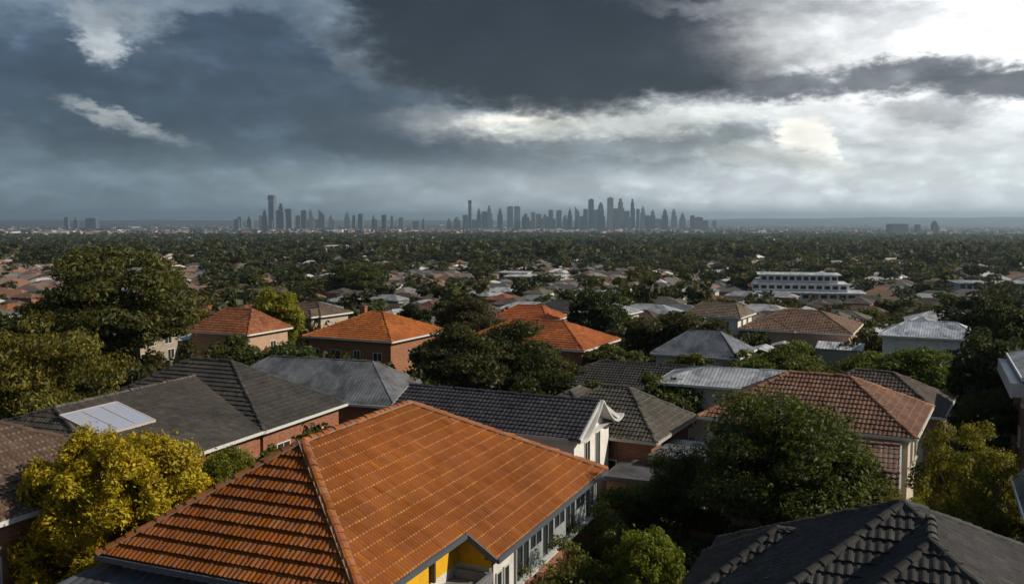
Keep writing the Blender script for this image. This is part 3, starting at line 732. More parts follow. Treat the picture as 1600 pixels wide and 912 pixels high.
def crown_quads(seed, rx, ry, rz, zc, ncl, nleaf, leaf, clr=.30, zmin=-.7, aspect=.5, up=.0, fill=.35, lump=.22, droop=0.):
    """leaves set on many clumps spread through a lumpy crown; returns quads and clump centres"""
    g = np.random.default_rng(seed)
    d = dirs(g, ncl * 3); d = d[d[:, 2] > zmin][:ncl]
    k = g.normal(size=(5, 3)) * 2.2; ph = g.uniform(0, 6.28, 5)
    lum = 1 + lump * np.sin(d @ k.T + ph).mean(1) * 2.0
    f = np.where(g.random(len(d)) < fill, g.uniform(.25, .7, len(d)), g.uniform(.72, .95, len(d))) * lum
    C = d * f[:, None]
    cr = clr * g.uniform(.6, 1.35, len(d))
    per = np.maximum(4, (nleaf * cr ** 2 / (cr ** 2).sum()).astype(int))
    idx = np.repeat(np.arange(len(d)), per); n = len(idx)
    q = dirs(g, n); q[:, 2] = np.where(q[:, 2] < -.25, q[:, 2] * .4, q[:, 2])
    rad = cr[idx] * (.45 + .55 * g.random(n) ** .5) * (1 + .25 * g.normal(size=n) * (g.random(n) < .25))
    off = q * rad[:, None]; off[:, 2] = off[:, 2] * (.75 + up) - droop * rad * g.random(n)
    P = (C[idx] + off) * np.array((rx, ry, rz)) + np.array((0, 0, zc))
    nm = q + .75 * g.normal(size=(n, 3)) + np.array((0, 0, .25)); nm /= np.linalg.norm(nm, axis=1, keepdims=True)
    a = np.cross(nm, g.normal(size=(n, 3)) + np.array((0, 0, up * 3))); a /= np.linalg.norm(a, axis=1, keepdims=True) + 1e-9
    if up: a = a * .5 + np.array((0, 0, up)) + .2 * g.normal(size=(n, 3)); a /= np.linalg.norm(a, axis=1, keepdims=True)
    b = np.cross(nm, a); b /= np.linalg.norm(b, axis=1, keepdims=True) + 1e-9
    s = leaf * (.45 + 1.3 * g.random(n) ** 1.6)[:, None]
    bend = nm * s * .25
    V = np.stack([P - a * s, P - b * s * aspect + bend, P + a * s, P + b * s * aspect + bend], 1)
    return V.reshape(-1, 3), C * np.array((rx, ry, rz)) + np.array((0, 0, zc))


def trunk_mesh(seed, C, base_r, fork_z, name='trunk'):
    g = random.Random(seed); mb = MB()
    top = np.array((g.uniform(-.2, .2), g.uniform(-.2, .2), fork_z))
    mb.tube((0, 0, -.4), top * .5 + np.array((.05, .08, 0)), base_r * 1.25, base_r, 9); mb.tube(top * .5 + np.array((.05, .08, 0)), top, base_r, base_r * .8, 9)
    cs = list(C); g.shuffle(cs)
    for c in cs[:14]:
        c = np.array(c); m = top + (c - top) * .5 + np.array((0, 0, .12 * np.linalg.norm(c - top))) * (1 if c[2] > fork_z else -.3)
        mb.tube(top, m, base_r * .5, base_r * .3, 6); mb.tube(m, c, base_r * .3, base_r * .08, 5)
    return mb.mesh(name, [M['bark']])


TPL = {}


def tree_template(key, seed, rx, rz, zc, ncl, nleaf, leaf, base_r, fork, mat='leaf', **kw):
    V, C = crown_quads(seed, rx, rx * kw.pop('ry', 1.), rz, zc, ncl, nleaf, leaf, **kw)
    TPL[key] = (quads_mesh(key + '_crown', V, [M[mat]]), trunk_mesh(seed, C, base_r, fork))


def put_tree(key, name, label, x, y, s=1., sz=None, rz=0., col=(.05, .07, .02), group=None, cat='tree', parts=('crown', 'trunk'), z=None, mat_gain=True):
    col = tuple(c * (1.3 if mat_gain else 1.) for c in col)
    cm, tm = TPL[key]; r = empty(name, (x, y, ground_z(x, y) if z is None else z), rz); r.scale = (s, s, sz or s)
    tag(r, label, cat, group)
    c = link(parts[0], cm, r, col); t = link(parts[1], tm, r)
    return r


GREEN = (.040, .058, .014); OLIVE = (.085, .085, .020); DKGREEN = (.026, .040, .012); BRIGHT = (.085, .115, .018); GOLD = (.36, .30, .016); RUST = (.07, .055, .018)
tree_template('great', 1, 9.2, 6.9, 8.7, 150, 42000, .24, .55, 3.6, clr=.24, lump=.30)
tree_template('olive', 2, 5.6, 4.9, 6.6, 110, 30000, .15, .28, 2.6, clr=.25, lump=.32)
tree_template('golden', 3, 3.9, 5.2, 5.0, 340, 180000, .078, .22, 1.2, 'leafy', clr=.145, zmin=-.95, up=.18, aspect=.5, lump=.14, fill=.12)
tree_template('leafy', 4, 4.7, 4.3, 5.6, 150, 62000, .095, .25, 2.2, clr=.23, fill=.3, lump=.34, zmin=-.8)
tree_template('willowy', 5, 3.5, 4.2, 4.4, 130, 52000, .085, .18, 1.6, clr=.22, zmin=-.95, aspect=.4, droop=.2, lump=.12, fill=.2)
tree_template('shrub', 6, 2.0, 1.75, 1.75, 70, 20000, .065, .10, .6, clr=.23, zmin=-.95, fill=.2, lump=.10)
tree_template('hedge', 7, 3.9, 2.0, 2.0, 90, 24000, .085, .12, .7, ry=.62, clr=.24, zmin=-.95, fill=.2, lump=.2)
tree_template('spread', 8, 5.4, 3.6, 5.3, 110, 26000, .15, .25, 2.0, clr=.24, lump=.38, zmin=-.8)
tree_template('round', 9, 4.2, 4.6, 4.9, 100, 20000, .19, .28, 1.4, clr=.25, lump=.14, zmin=-.9)
tree_template('sprawl', 10, 2.2, 1.9, 1.9, 60, 13000, .075, .09, .5, clr=.27, zmin=-.9, lump=.42)
for i, (rx, rz, zc, lu) in enumerate(((3.6, 3.4, 4.6, .3), (3.0, 4.2, 5.0, .28), (4.6, 3.4, 5.0, .38), (2.4, 4.6, 5.2, .24), (3.8, 2.6, 4.0, .4), (2.2, 2.0, 2.2, .3))):
    tree_template('mid%d' % i, 20 + i, rx, rz, zc, 60, 6500, .26, .2, 1.7, clr=.27, lump=lu, zmin=-.85)

put_tree('great', 'broadleaf_tree', 'huge dark spreading tree rising to the horizon, largest tree on the left', -43.5, 104, .97, .93, .6, (.066, .070, .017))
put_tree('olive', 'olive_tree', 'olive green tree at the left edge in front of the huge dark tree', -33.0, 62.5, .80, 1.0, 2., (.105, .104, .018))
put_tree('golden', 'golden_cypress', 'golden yellow cypress with feathery foliage by the orange roof', -17.1, 39.3, 1.0, .94, .3, GOLD, mat_gain=False)
put_tree('golden', 'cypress', 'smaller green cypress at the right flank of the golden one', -14.2, 45.0, .55, .72, 1.9, (.11, .13, .014))
put_tree('round', 'round_tree', 'bright yellow green tree between the two orange roofed houses, left', -32.3, 128.5, .86, 1.0, 1., (.15, .16, .016))
put_tree('round', 'round_tree', 'round dark green tree in the middle distance above the orange brick house', -59.5, 352, 2.55, 1.62, 2., (.050, .066, .017))
put_tree('round', 'round_tree', 'dense round dark tree right of the central orange house', 12.4, 133, .93, .97, .2, (.026, .042, .010))
put_tree('spread', 'broadleaf_tree', 'dark spreading tree in front of the central orange house, left half', -4.6, 88, .92, .98, .4, (.046, .050, .017))
put_tree('spread', 'broadleaf_tree', 'dark spreading tree in front of the central orange house, tallest of the clump', -.4, 92.5, 1.0, .95, 2.1, (.036, .046, .015))
put_tree('spread', 'broadleaf_tree', 'dark spreading tree in front of the central orange house, right half', 2.9, 87.5, .72, .72, 4., (.044, .056, .016))
put_tree('spread', 'broadleaf_tree', 'brownish green tree right behind the dark clump, left of centre', -6.0, 124, .85, .95, 1.1, (.050, .048, .020))
put_tree('leafy', 'broadleaf_tree', 'big leafy dark tree hiding the lower half of the cream house', 13.9, 48.2, 1.14, .96, .0, (.050, .068, .014))
put_tree('leafy', 'broadleaf_tree', 'smaller leafy tree under the big one, above the black roof', 16.6, 46.2, .66, .70, 2.2, (.072, .092, .014))
put_tree('leafy', 'broadleaf_tree', 'leafy tree left of the big one, behind the dark hedge', 10.2, 52.5, .5, .56, 3.9, (.045, .062, .012))
put_tree('willowy', 'olive_tree', 'soft olive green tree in front of the weatherboard house at right', 23.6, 46.9, .78, .95, .5, (.135, .138, .015))
put_tree('willowy', 'shrub', 'bright green feathery shrub at the foot of the soft olive tree', 19.4, 44.6, .55, .62, 2.5, (.12, .145, .014), cat='shrub', parts=('foliage', 'stem'))
put_tree('spread', 'broadleaf_tree', 'broad green tree below the pale hip roofed house, far right', 39.0, 89, 1.0, .72, 1.3, (.075, .100, .017))
put_tree('spread', 'broadleaf_tree', 'green tree left of the broad one, under the pale hip roofed house', 35.0, 91, .8, .62, 3.3, (.085, .105, .018))
put_tree('spread', 'broadleaf_tree', 'bushy green tree below the brown mossy roof', 28.2, 95, .78, .68, 2.6, (.078, .100, .017))
put_tree('round', 'round_tree', 'dark tree column beside the right edge street, nearest of the row', 40.0, 76, .78, 1.02, 0., (.026, .040, .011))
put_tree('round', 'round_tree', 'dark tree column beside the right edge street, tallest of the row', 49.5, 92, .8, 1.12, 1., (.028, .040, .012))
put_tree('round', 'round_tree', 'dark tree column beside the right edge street, farthest of the row', 62, 122, 1.1, 1.0, 2., (.030, .042, .012))
put_tree('round', 'round_tree', 'dark tree between the two storey brick house and the soft olive tree', 35.4, 68.5, .5, .66, 3., (.040, .055, .013))
put_tree('shrub', 'clipped_shrub', 'round glossy clipped shrub beside the window wall of the orange roofed house', 6.0, 41.0, .95, 1.36, 0., (.105, .135, .014), cat='shrub', parts=('foliage', 'stem'))
put_tree('hedge', 'hedge', 'dark dense hedge behind the clipped shrub', 8.9, 53.2, 1.0, 1.0, .15, (.048, .072, .011), cat='hedge', parts=('foliage', 'stem'))
put_tree('hedge', 'hedge', 'lower dark hedge right of the clipped shrub towards the black roof', 10.9, 46.4, .95, .8, 1.1, (.024, .038, .010), cat='hedge', parts=('foliage', 'stem'))
put_tree('sprawl', 'shrub', 'straggly shrub climbing the brick below the window band, middle one', 2.5, 41.4, 1.0, 1.0, .3, (.080, .090, .020), cat='shrub', parts=('foliage', 'stem'))
put_tree('sprawl', 'shrub', 'straggly shrub climbing the brick at the far end of the window band', 4.9, 46.9, .78, 1.0, 1.4, (.060, .075, .018), cat='shrub', parts=('foliage', 'stem'))
put_tree('sprawl', 'shrub', 'straggly shrub nearest the white wall below the orange roof', 1.4, 38.4, .8, .82, 2.4, (.085, .100, .020), cat='shrub', parts=('foliage', 'stem'))
put_tree('sprawl', 'shrub', 'leafy shrub against the grey hip roofed house', 10.9, 66.3, 1.0, .98, 2.4, (.055, .075, .016), cat='shrub', parts=('foliage', 'stem'))
put_tree('mid0', 'bushy_tree', 'bushy tree between the black tiled roof and the grey hip roof', 13.3, 76.5, .72, .74, 1., (.055, .075, .017))
put_tree('mid4', 'bushy_tree', 'low bushy tree at the left end of the black tiled roof', 7.0, 80, .7, .6, 2., (.05, .06, .018))
put_tree('mid0', 'bushy_tree', 'garden tree under the creased blue grey metal roof', 19.0, 98.5, .7, .6, 3., (.075, .09, .018))
put_tree('mid4', 'bushy_tree', 'low garden tree right of the creased metal roof', 26.6, 100.5, .75, .62, 4., (.09, .105, .018))
put_tree('mid1', 'slender_tree', 'slender tree along the brick wall of the dark charcoal house, right one', -12.4, 57.4, .50, .68, 0., (.06, .085, .014))
put_tree('mid1', 'slender_tree', 'slender tree along the brick wall of the dark charcoal house, left one', -14.5, 55.0, .45, .60, 2., (.075, .095, .014))
put_tree('sprawl', 'blossom_shrub', 'white blossoming shrub before the brick wall of the dark charcoal house', -15.6, 52.6, .5, 1.35, 1., (.55, .53, .50), cat='shrub', parts=('blossom', 'stem'))
for i, (x, y, s, sz, c, lb) in enumerate(((-31, 103, .8, .72, (.055, .07, .018), 'leftmost'), (-27.8, 99.5, .72, .60, (.075, .085, .02), 'second from left'), (-24.6, 102, .75, .68, (.045, .062, .016), 'third from left'), (-21.6, 99, .6, .55, (.06, .08, .018), 'rightmost'))):
    put_tree('mid%d' % (0, 4, 2, 0)[i], 'bushy_tree', 'bushy garden tree behind the dark charcoal roof, %s of four' % lb, x, y, s, sz, i, c)
put_tree('sprawl', 'shrub', 'tall rusty green shrub under the brown roof at the left edge', -19.2, 33.0, .8, .95, 0., (.10, .085, .02), cat='shrub', parts=('foliage', 'stem'))
put_tree('sprawl', 'shrub', 'dark shrub at the foot of the golden cypress, bottom left corner', -15.2, 31.5, .8, .7, 2., (.055, .05, .014), cat='shrub', parts=('foliage', 'stem'))
put_tree('mid2', 'bushy_tree', 'dark tree between the huge dark tree and the dark charcoal roof', -38, 90, .8, .62, 1., (.04, .052, .015))
put_tree('mid0', 'bushy_tree', 'dark tree to the right of the orange brick house wall', -8.5, 106, .9, .72, 5., (.05, .06, .018))
put_tree('mid2', 'bushy_tree', 'dark leafy tree right of the central orange house', 10.4, 103.5, .75, .62, 5., (.055, .07, .018))
put_tree('mid2', 'bushy_tree', 'dark brown green tree before the white cube like house', 23.2, 122, 1.05, .85, 2., (.042, .044, .018))
put_tree('mid2', 'bushy_tree', 'dark spreading tree right of the round dark tree', 18.0, 124, .85, .72, 2., (.045, .046, .018))

# ------------------------------------------------------------------ the suburbs of the middle distance
LM = [(190, 470, 'the huge dark tree'), (380, 505, 'the orange brown house'), (590, 515, 'the orange brick house'), (435, 470, 'the yellow green tree'), (555, 440, 'the dark round tree'),
      (880, 525, 'the central orange house'), (928, 480, 'the densest round tree'), (1125, 492, 'the white cube house'), (1245, 447, 'the long white block'), (840, 436, 'the pale flat building'),
      (512, 392, 'the stepped white building'), (1470, 518, 'the pale hip roof'), (1285, 505, 'the brown mossy house'), (1100, 537, 'the creased metal roof'), (1555, 452, 'the blue grey building'), (735, 485, 'the brownish green tree'),
      (1555, 560, 'the right edge trees'), (60, 560, 'the olive tree'), (1440, 570, 'the broad green tree'), (775, 560, 'the central dark trees')]


def where(px, py):
    b = min(LM, key=lambda q: math.hypot((q[0] - px) * .8, q[1] - py)); dx, dy = px - b[0], py - b[1]
    if abs(dx) < 45: w = 'behind' if dy < 0 else 'below'
    elif abs(dx) < 110: w = ('behind left of' if dx < 0 else 'behind right of') if dy < -12 else ('left of' if dx < 0 else 'right of')
    else: w = ('far left behind' if dx < 0 else 'far right behind') if dy < -12 else ('far left of' if dx < 0 else 'far right of')
    return w + ' ' + b[2]


def ordinals(items):
    """items: (object, label, px, py, group); same labels get their place from left to right"""
    by = {}
    for it in items: by.setdefault(it[1], []).append(it)
    for lb, L in by.items():
        L.sort(key=lambda q: q[2]); n = len(L)
        for i, it in enumerate(L):
            t = lb
            if n > 1:
                w = 'leftmost' if i == 0 else 'rightmost' if i == n - 1 else ('second from left', 'third from left', 'fourth from left', 'fifth from left', 'sixth from left')[min(i - 1, 4)] if i <= 5 else ('second from right', 'third from right', 'fourth from right', 'fifth from right', 'sixth from right')[min(n - 2 - i, 4)]
                t = lb + ', ' + w
            it[0]['label'] = t; it[0]['group'] = it[4]


BUSY = [(113, 366, 24), (122, 395, 24), (102, 372, 20), (104, 338, 16), (13, 480, 18), (14, 462, 12), (212, 410, 16), (-198, 1000, 40), (-189, 955, 30), (-181, 915, 30), (-173, 875, 24)]
for o in COL.objects:
    if o.parent is None and o.type == 'EMPTY': BUSY.append((o.location.x, o.location.y, 10.5 if o.get('category') in ('house', 'building') else 3.5))
PROTO = []


def proto_houses():
    g = random.Random(5); out = []
    for i in range(9):
        l = g.uniform(4.6, 6.6); w = g.uniform(3.5, 4.4); t = g.uniform(.38, .55); ze = (2.9, 3.0, 3.1, 5.2, 2.8, 3.0, 3.2, 3.0, 4.6)[i]
        metal = i in (6, 8); tl = (.5, .5, .05, .05, 2)
        wg = () if i % 3 == 2 else ((g.uniform(-2, 2), g.choice((-1, 1)) * g.uniform(2.5, 4), w * .55 + 2.2, w * .62, 'v', w * .62, .06),)
        wg2 = ((wg[0][0] * .3 + g.choice((-1, 1)) * 1.2, -wg[0][1] * .8, w * .5 + 2, w * .5, 'v', w * .5, .03),) if wg and i % 2 else ()
        wl = []
        for s in ('+v', '-v', '+u', '-u'): wl += [(s, g.uniform(-2.8, -1.2), .9, 1.5, 1.3), (s, g.uniform(1.2, 2.8), .9, 1.3, 1.3)]
        if ze > 4: wl += [(s, o, 3.3 if ze > 5 else 2.9, 1.4, 1.2) for s in ('+v', '-u') for o in (-1.6, 1.6)]
        h = house('suburban_house', 'house', 0, -900 - 60 * i, 0, l, w, ze, t, roof=(.2, .2, .2), rmat='metal' if metal else 'tile_old', tile=tl, wall=(.4, .3, .25), wmat='render' if i % 2 else 'brick',
                  wings=wg + wg2, wins=wl, simple_win=True, chimney=(g.uniform(-2, 2), g.uniform(-3, 3), .9) if i in (1, 4, 7) else None)
        out.append((h, metal))
    return out


def copy_house(src, loc, rz, rc, wc, lod):
    """copy a house and its parts (the smallest ones keep only roof and walls)"""
    r = src.copy(); COL.objects.link(r); r.location = loc; r.rotation_euler = (0, 0, rz)
    for ch in src.children:
        st = ch.name.split('.')[0]
        if lod and st in ('window', 'gutter'): continue
        c = ch.copy(); COL.objects.link(c); c.parent = r
        if st == 'roof': c.color = (*rc, 1)
        if st == 'wall': c.color = (*wc, 1)
        for g in ch.children:
            if lod: continue
            d = g.copy(); COL.objects.link(d); d.parent = c
            if g.name.startswith('ridge'): d.color = (*[q * 1.05 for q in rc], 1)
    return r


ROOFS = [((.15, .105, .08), 'brown tiled'), ((.20, .11, .07), 'red brown tiled'), ((.36, .125, .05), 'orange tiled'), ((.095, .09, .088), 'charcoal tiled'), ((.17, .155, .14), 'grey brown tiled'), ((.26, .165, .12), 'faded tan tiled')]
MROOFS = [((.30, .32, .34), 'grey metal'), ((.48, .50, .52), 'pale metal'), ((.70, .70, .69), 'white')]
WALLS = [((.30, .13, .07), 'brick'), ((.36, .18, .11), 'brick'), ((.60, .55, .47), 'cream'), ((.74, .72, .68), 'white'), ((.42, .36, .29), 'beige')]


def suburbs():
    protos = proto_houses(); g = random.Random(21); lots = []
    for iu in range(-18, 72):
        for iv in range(-56, 58):
            u = iu * 13.6 + 4; v = iv * 13.4 + (iv // 2) * 5
            x, y = U24 * u + V24 * v
            x += g.uniform(-2.5, 2.5); y += g.uniform(-2.5, 2.5); d = math.hypot(x, y)
            if y < 60 or d > 760: continue
            px, py = pix(x, y, 2)
            if px < -260 or px > 1860: continue
            lim = 122 if 330 < px < 1420 else 100
            if px < 330: lim = 112
            if px > 1420: lim = 126
            if d < lim or any(math.hypot(x - a, y - b) < c + 3.6 for a, b, c in BUSY if c > 5) or any(math.hypot(x - a, y - b) < c + 3.2 for a, b, c in BUSY): continue
            if g.random() < (.08 if d < 230 else .2): continue
            lots.append((d, x, y, px, py))
    lots.sort(); items = []; far = []
    for i, (d, x, y, px, py) in enumerate(lots):
        left = px < 420
        metal = g.random() < (.08 if left else .2)
        src = g.choice([p for p in protos if p[1] == metal])[0]
        if metal: rc, rn = g.choice((MROOFS[0], MROOFS[1], MROOFS[1], MROOFS[2]))
        else: rc, rn = g.choices(ROOFS, (3, 4, 2.2, .6, 1, 2) if left else (3, 1.5, .7, 2, 4, 1.5))[0]
        k = g.uniform(.8, 1.2); rc = tuple(c * k * .82 for c in rc)
        wc, wn = g.choices(WALLS, (3, 2, 2, 1.5, 2))[0]
        if i >= 290: far.append((x, y, rc, wc)); continue
        o = copy_house(src, (x, y, ground_z(x, y)), -R(24.5 + g.choice((0, 90, 0, 90, 180, 270)) + g.uniform(-7, 7)), rc, wc, d > 225)
        o.scale = (1, 1, 1); lb = '%s %s house %s' % (rn, wn, where(px, py)); o['category'] = 'house'
        items.append((o, lb, px, py, 'houses of the suburb in the middle distance')); BUSY.append((x, y, 5.6))
    ordinals(items)
    for h, _ in protos:
        for c in list(h.children_recursive) + [h]: bpy.data.objects.remove(c, do_unlink=True)
    return far


far_houses = suburbs()


def mid_trees():
    g = random.Random(8); items = []; pts = []; cell = {}
    tries = 0
    while len(pts) < 258 and tries < 60000:
        tries += 1
        a = g.uniform(-.60, .60); d = 105 + 310 * g.random() ** .8; x, y = d * math.sin(a), d * math.cos(a)
        px, py = pix(x, y, 4)
        if px < -150 or px > 1760: continue
        if d < 140 and (330 < px < 1350): continue
        if any(math.hypot(x - p, y - q) < c + 1.2 for p, q, c in BUSY): continue
        if any(math.hypot(x - p[0], y - p[1]) < 5.0 for p in pts): continue
        pts.append((x, y, d, px, py))
    NM = ('bushy', 'tall', 'broad', 'slim', 'low spreading', 'small')
    for x, y, d, px, py in pts:
        k = g.choices(range(6), (3, 3, 2, 1, 2, 2 if d < 250 else .5))[0]; s = g.uniform(.6, 1.05) * .86
        tint = g.choices(((.042, .056, .016), (.060, .074, .018), (.085, .095, .020), (.050, .046, .018), (.030, .042, .013)), (4, 3, 1.6, 1.3, 3))[0]
        nm = {(.042, .056, .016): 'dark green', (.060, .074, .018): 'mid green', (.085, .095, .020): 'yellow green', (.050, .046, .018): 'brownish', (.030, .042, .013): 'very dark'}[tint]
        o = put_tree('mid%d' % k, 'suburban_tree', 'tree', x, y, s, s * g.uniform(.75, 1.05), g.uniform(0, 6.28), tuple(c * g.uniform(.85, 1.15) for c in tint))
        items.append((o, '%s %s tree %s' % (NM[k], nm, where(px, py)), px, py, 'trees among the suburban houses'))
    ordinals(items)


mid_trees()


def scatter_quads(T, P, S, A, SZ=None):
    """copies of the template quads T at points P with scales and turns, as one array"""
    T = T.reshape(-1, 3); n = len(P); c, s = np.cos(A)[:, None], np.sin(A)[:, None]
    X = (T[None, :, 0] * c - T[None, :, 1] * s) * S[:, None] + P[:, None, 0]
    Y = (T[None, :, 0] * s + T[None, :, 1] * c) * S[:, None] + P[:, None, 1]
    Z = T[None, :, 2] * (SZ if SZ is not None else S)[:, None] + P[:, None, 2]
    return np.stack([X, Y, Z], -1).reshape(-1, 3)


def far_woods():
    """everything leafy beyond the single trees: one mass"""
    g = np.random.default_rng(4); out = []
    tp = [crown_quads(60 + i, 4.2, 4.2, 3.6 + .5 * i, 5.2, 26, n, lf, clr=.34, lump=.35, zmin=-.85, aspect=.8)[0] for i, (n, lf) in enumerate(((620, .52), (620, .52), (190, .95), (190, .95)))]
    lo = [crown_quads(80 + i, 5, 5, 4.2, 5., 12, 34, 2.3, clr=.4, lump=.4, zmin=-.6)[0] for i in range(3)]
    hp = np.array([(a, b, max(5.4, c * .95)) for a, b, c in BUSY if c > 5] + [(h[0], h[1], 5.4) for h in far_houses])
    def pts(n, d0, d1, pw=.5):
        a = g.uniform(-.64, .64, n); d = np.sqrt(g.uniform(d0 * d0, d1 * d1, n)); return np.stack([d * np.sin(a), d * np.cos(a)], 1), d
    for n, d0, d1, tset in ((700, 190, 380, tp[:2]), (2700, 360, 800, tp[:2]), (10000, 750, 1900, tp[2:]), (14000, 1800, 4500, lo), (8000, 4400, 10500, lo)):
        p, d = pts(n, d0, d1)
        if d1 <= 800:
            keep = np.ones(len(p), bool)
            for i in range(0, len(p)): keep[i] = np.min(np.hypot(hp[:, 0] - p[i, 0], hp[:, 1] - p[i, 1]) - hp[:, 2]) > 0
            p, d = p[keep], d[keep]
        # woods thicken in belts
        den = .5 + .5 * np.sin(p[:, 0] * .011 + 1.3 * np.sin(p[:, 1] * .006)) * np.sin(p[:, 1] * .013 + p[:, 0] * .004)
        k = g.random(len(p)) < (.50 + .50 * den - .55 * ((np.arctan2(p[:, 0], p[:, 1]) < -.33) & (np.hypot(p[:, 0], p[:, 1]) < 1100)) - .3 * (np.hypot(p[:, 0], p[:, 1]) < 560) if d1 < 2000 else .45 + .55 * den if d1 < 5000 else .25 + .75 * (den > .55)); p, d = p[k], d[k]
        z = np.array([ground_z(*q) for q in p]); P = np.column_stack([p, z])
        w = g.integers(0, len(tset), len(P))
        for i, T in enumerate(tset):
            q = P[w == i]; sc = (.42 + 1.15 * g.random(len(q)) ** 1.7) * (.9 if d1 < 400 else 1.05 if d1 <= 800 else 1.3 if d1 < 2000 else 1.5)
            out.append(scatter_quads(T, q, sc, g.uniform(0, 6.28, len(q)), sc * g.uniform(.7, 1.15, len(q)) * (.85 if d1 < 2000 else .7)))
    m = mat_leaf('distant_leaves', .5, .3, crowns=True)
    V = np.concatenate(out)
    o = link('distant_woods', quads_mesh('distant_woods', V, [m]), None, (.050, .062, .018))
    tag(o, 'dark belt of countless treetops stretching to the far plain', 'woods', kind='stuff')


far_woods()


def garden_shrubs():
    """the uncountable hedges and bushes filling the yards between the houses"""
    g = np.random.default_rng(41); out = []
    tp = [crown_quads(120 + i, 1.5 + .3 * i, 1.2, 1.0 + .25 * i, .95, 22, n, .20, clr=.36, lump=.4, zmin=-.8)[0] for i, n in enumerate((420, 420, 520))]
    a = g.uniform(-.62, .62, 9000); d = 62 + 300 * g.random(9000) ** .7; P = np.column_stack([d * np.sin(a), d * np.cos(a)])
    B = np.array(BUSY); k = np.array([np.all(np.hypot(B[:, 0] - p[0], B[:, 1] - p[1]) > np.where(B[:, 2] > 9, 8.5, np.where(B[:, 2] > 5, B[:, 2] - .6, 2.0))) for p in P])
    P = P[k][:3400]; Z = np.column_stack([P, [ground_z(*q) - .1 for q in P]]); w = g.integers(0, 3, len(P))
    for i in range(3):
        q = Z[w == i]; sc = g.uniform(.6, 1.5, len(q)); out.append(scatter_quads(tp[i], q, sc, g.uniform(0, 6.28, len(q)), sc * g.uniform(.7, 1.5, len(q))))
    o = link('garden_shrubbery', quads_mesh('garden_shrubbery', np.concatenate(out), [mat_leaf('shrub_leaves', .55, .45, crowns=True)]), None, (.055, .066, .018))
    tag(o, 'low hedges and bushes filling the yards between the houses', 'shrubbery', kind='stuff')


garden_shrubs()


def sheds():
    g = random.Random(77); items = []; n = 0
    while n < 64:
        a = g.uniform(-.56, .56); d = 118 + 230 * g.random(); x, y = d * math.sin(a), d * math.cos(a); px, py = pix(x, y, 1)
        if any(math.hypot(x - p, y - q) < max(3., c * .86) for p, q, c in BUSY): continue
        l, w, h = g.uniform(1.4, 3.2), g.uniform(1.2, 2.2), g.uniform(2.1, 2.7); r = empty('garden_shed', (x, y, ground_z(x, y)), -R(24.5) + g.choice((0, 1.571)) + g.uniform(-.1, .1))
        wb = MB(); wb.box((0, 0, h / 2 - .2), (2 * w, 2 * l, h + .4)); wc, wn = g.choice((((.6, .59, .56), 'white'), ((.35, .34, .33), 'grey'), ((.33, .25, .19), 'tan'), ((.27, .28, .25), 'green grey'))); wb.build('wall', M['render'], r, wc)
        rb = MB(); rc, rn = g.choice((((.7, .7, .7), 'white'), ((.36, .38, .4), 'grey'), ((.5, .52, .55), 'pale'))); q = [(w + .25, -l - .2, h), (w + .25, l + .2, h), (0, l + .2, h + w * .35), (0, -l - .2, h + w * .35)]
        tiled_face(rb, q, 999, .4, .03, 0, 2); tiled_face(rb, [(-w - .25, l + .2, h), (-w - .25, -l - .2, h), (0, -l - .2, h + w * .35), (0, l + .2, h + w * .35)], 999, .4, .03, 0, 2); rb.build('roof', M['metal'], r, rc)
        r['category'] = 'shed'; items.append((r, '%s shed with %s roof %s' % (wn, rn, where(px, py)), px, py, 'garden sheds in the back yards')); BUSY.append((x, y, 3.2)); n += 1
    ordinals(items)


sheds()


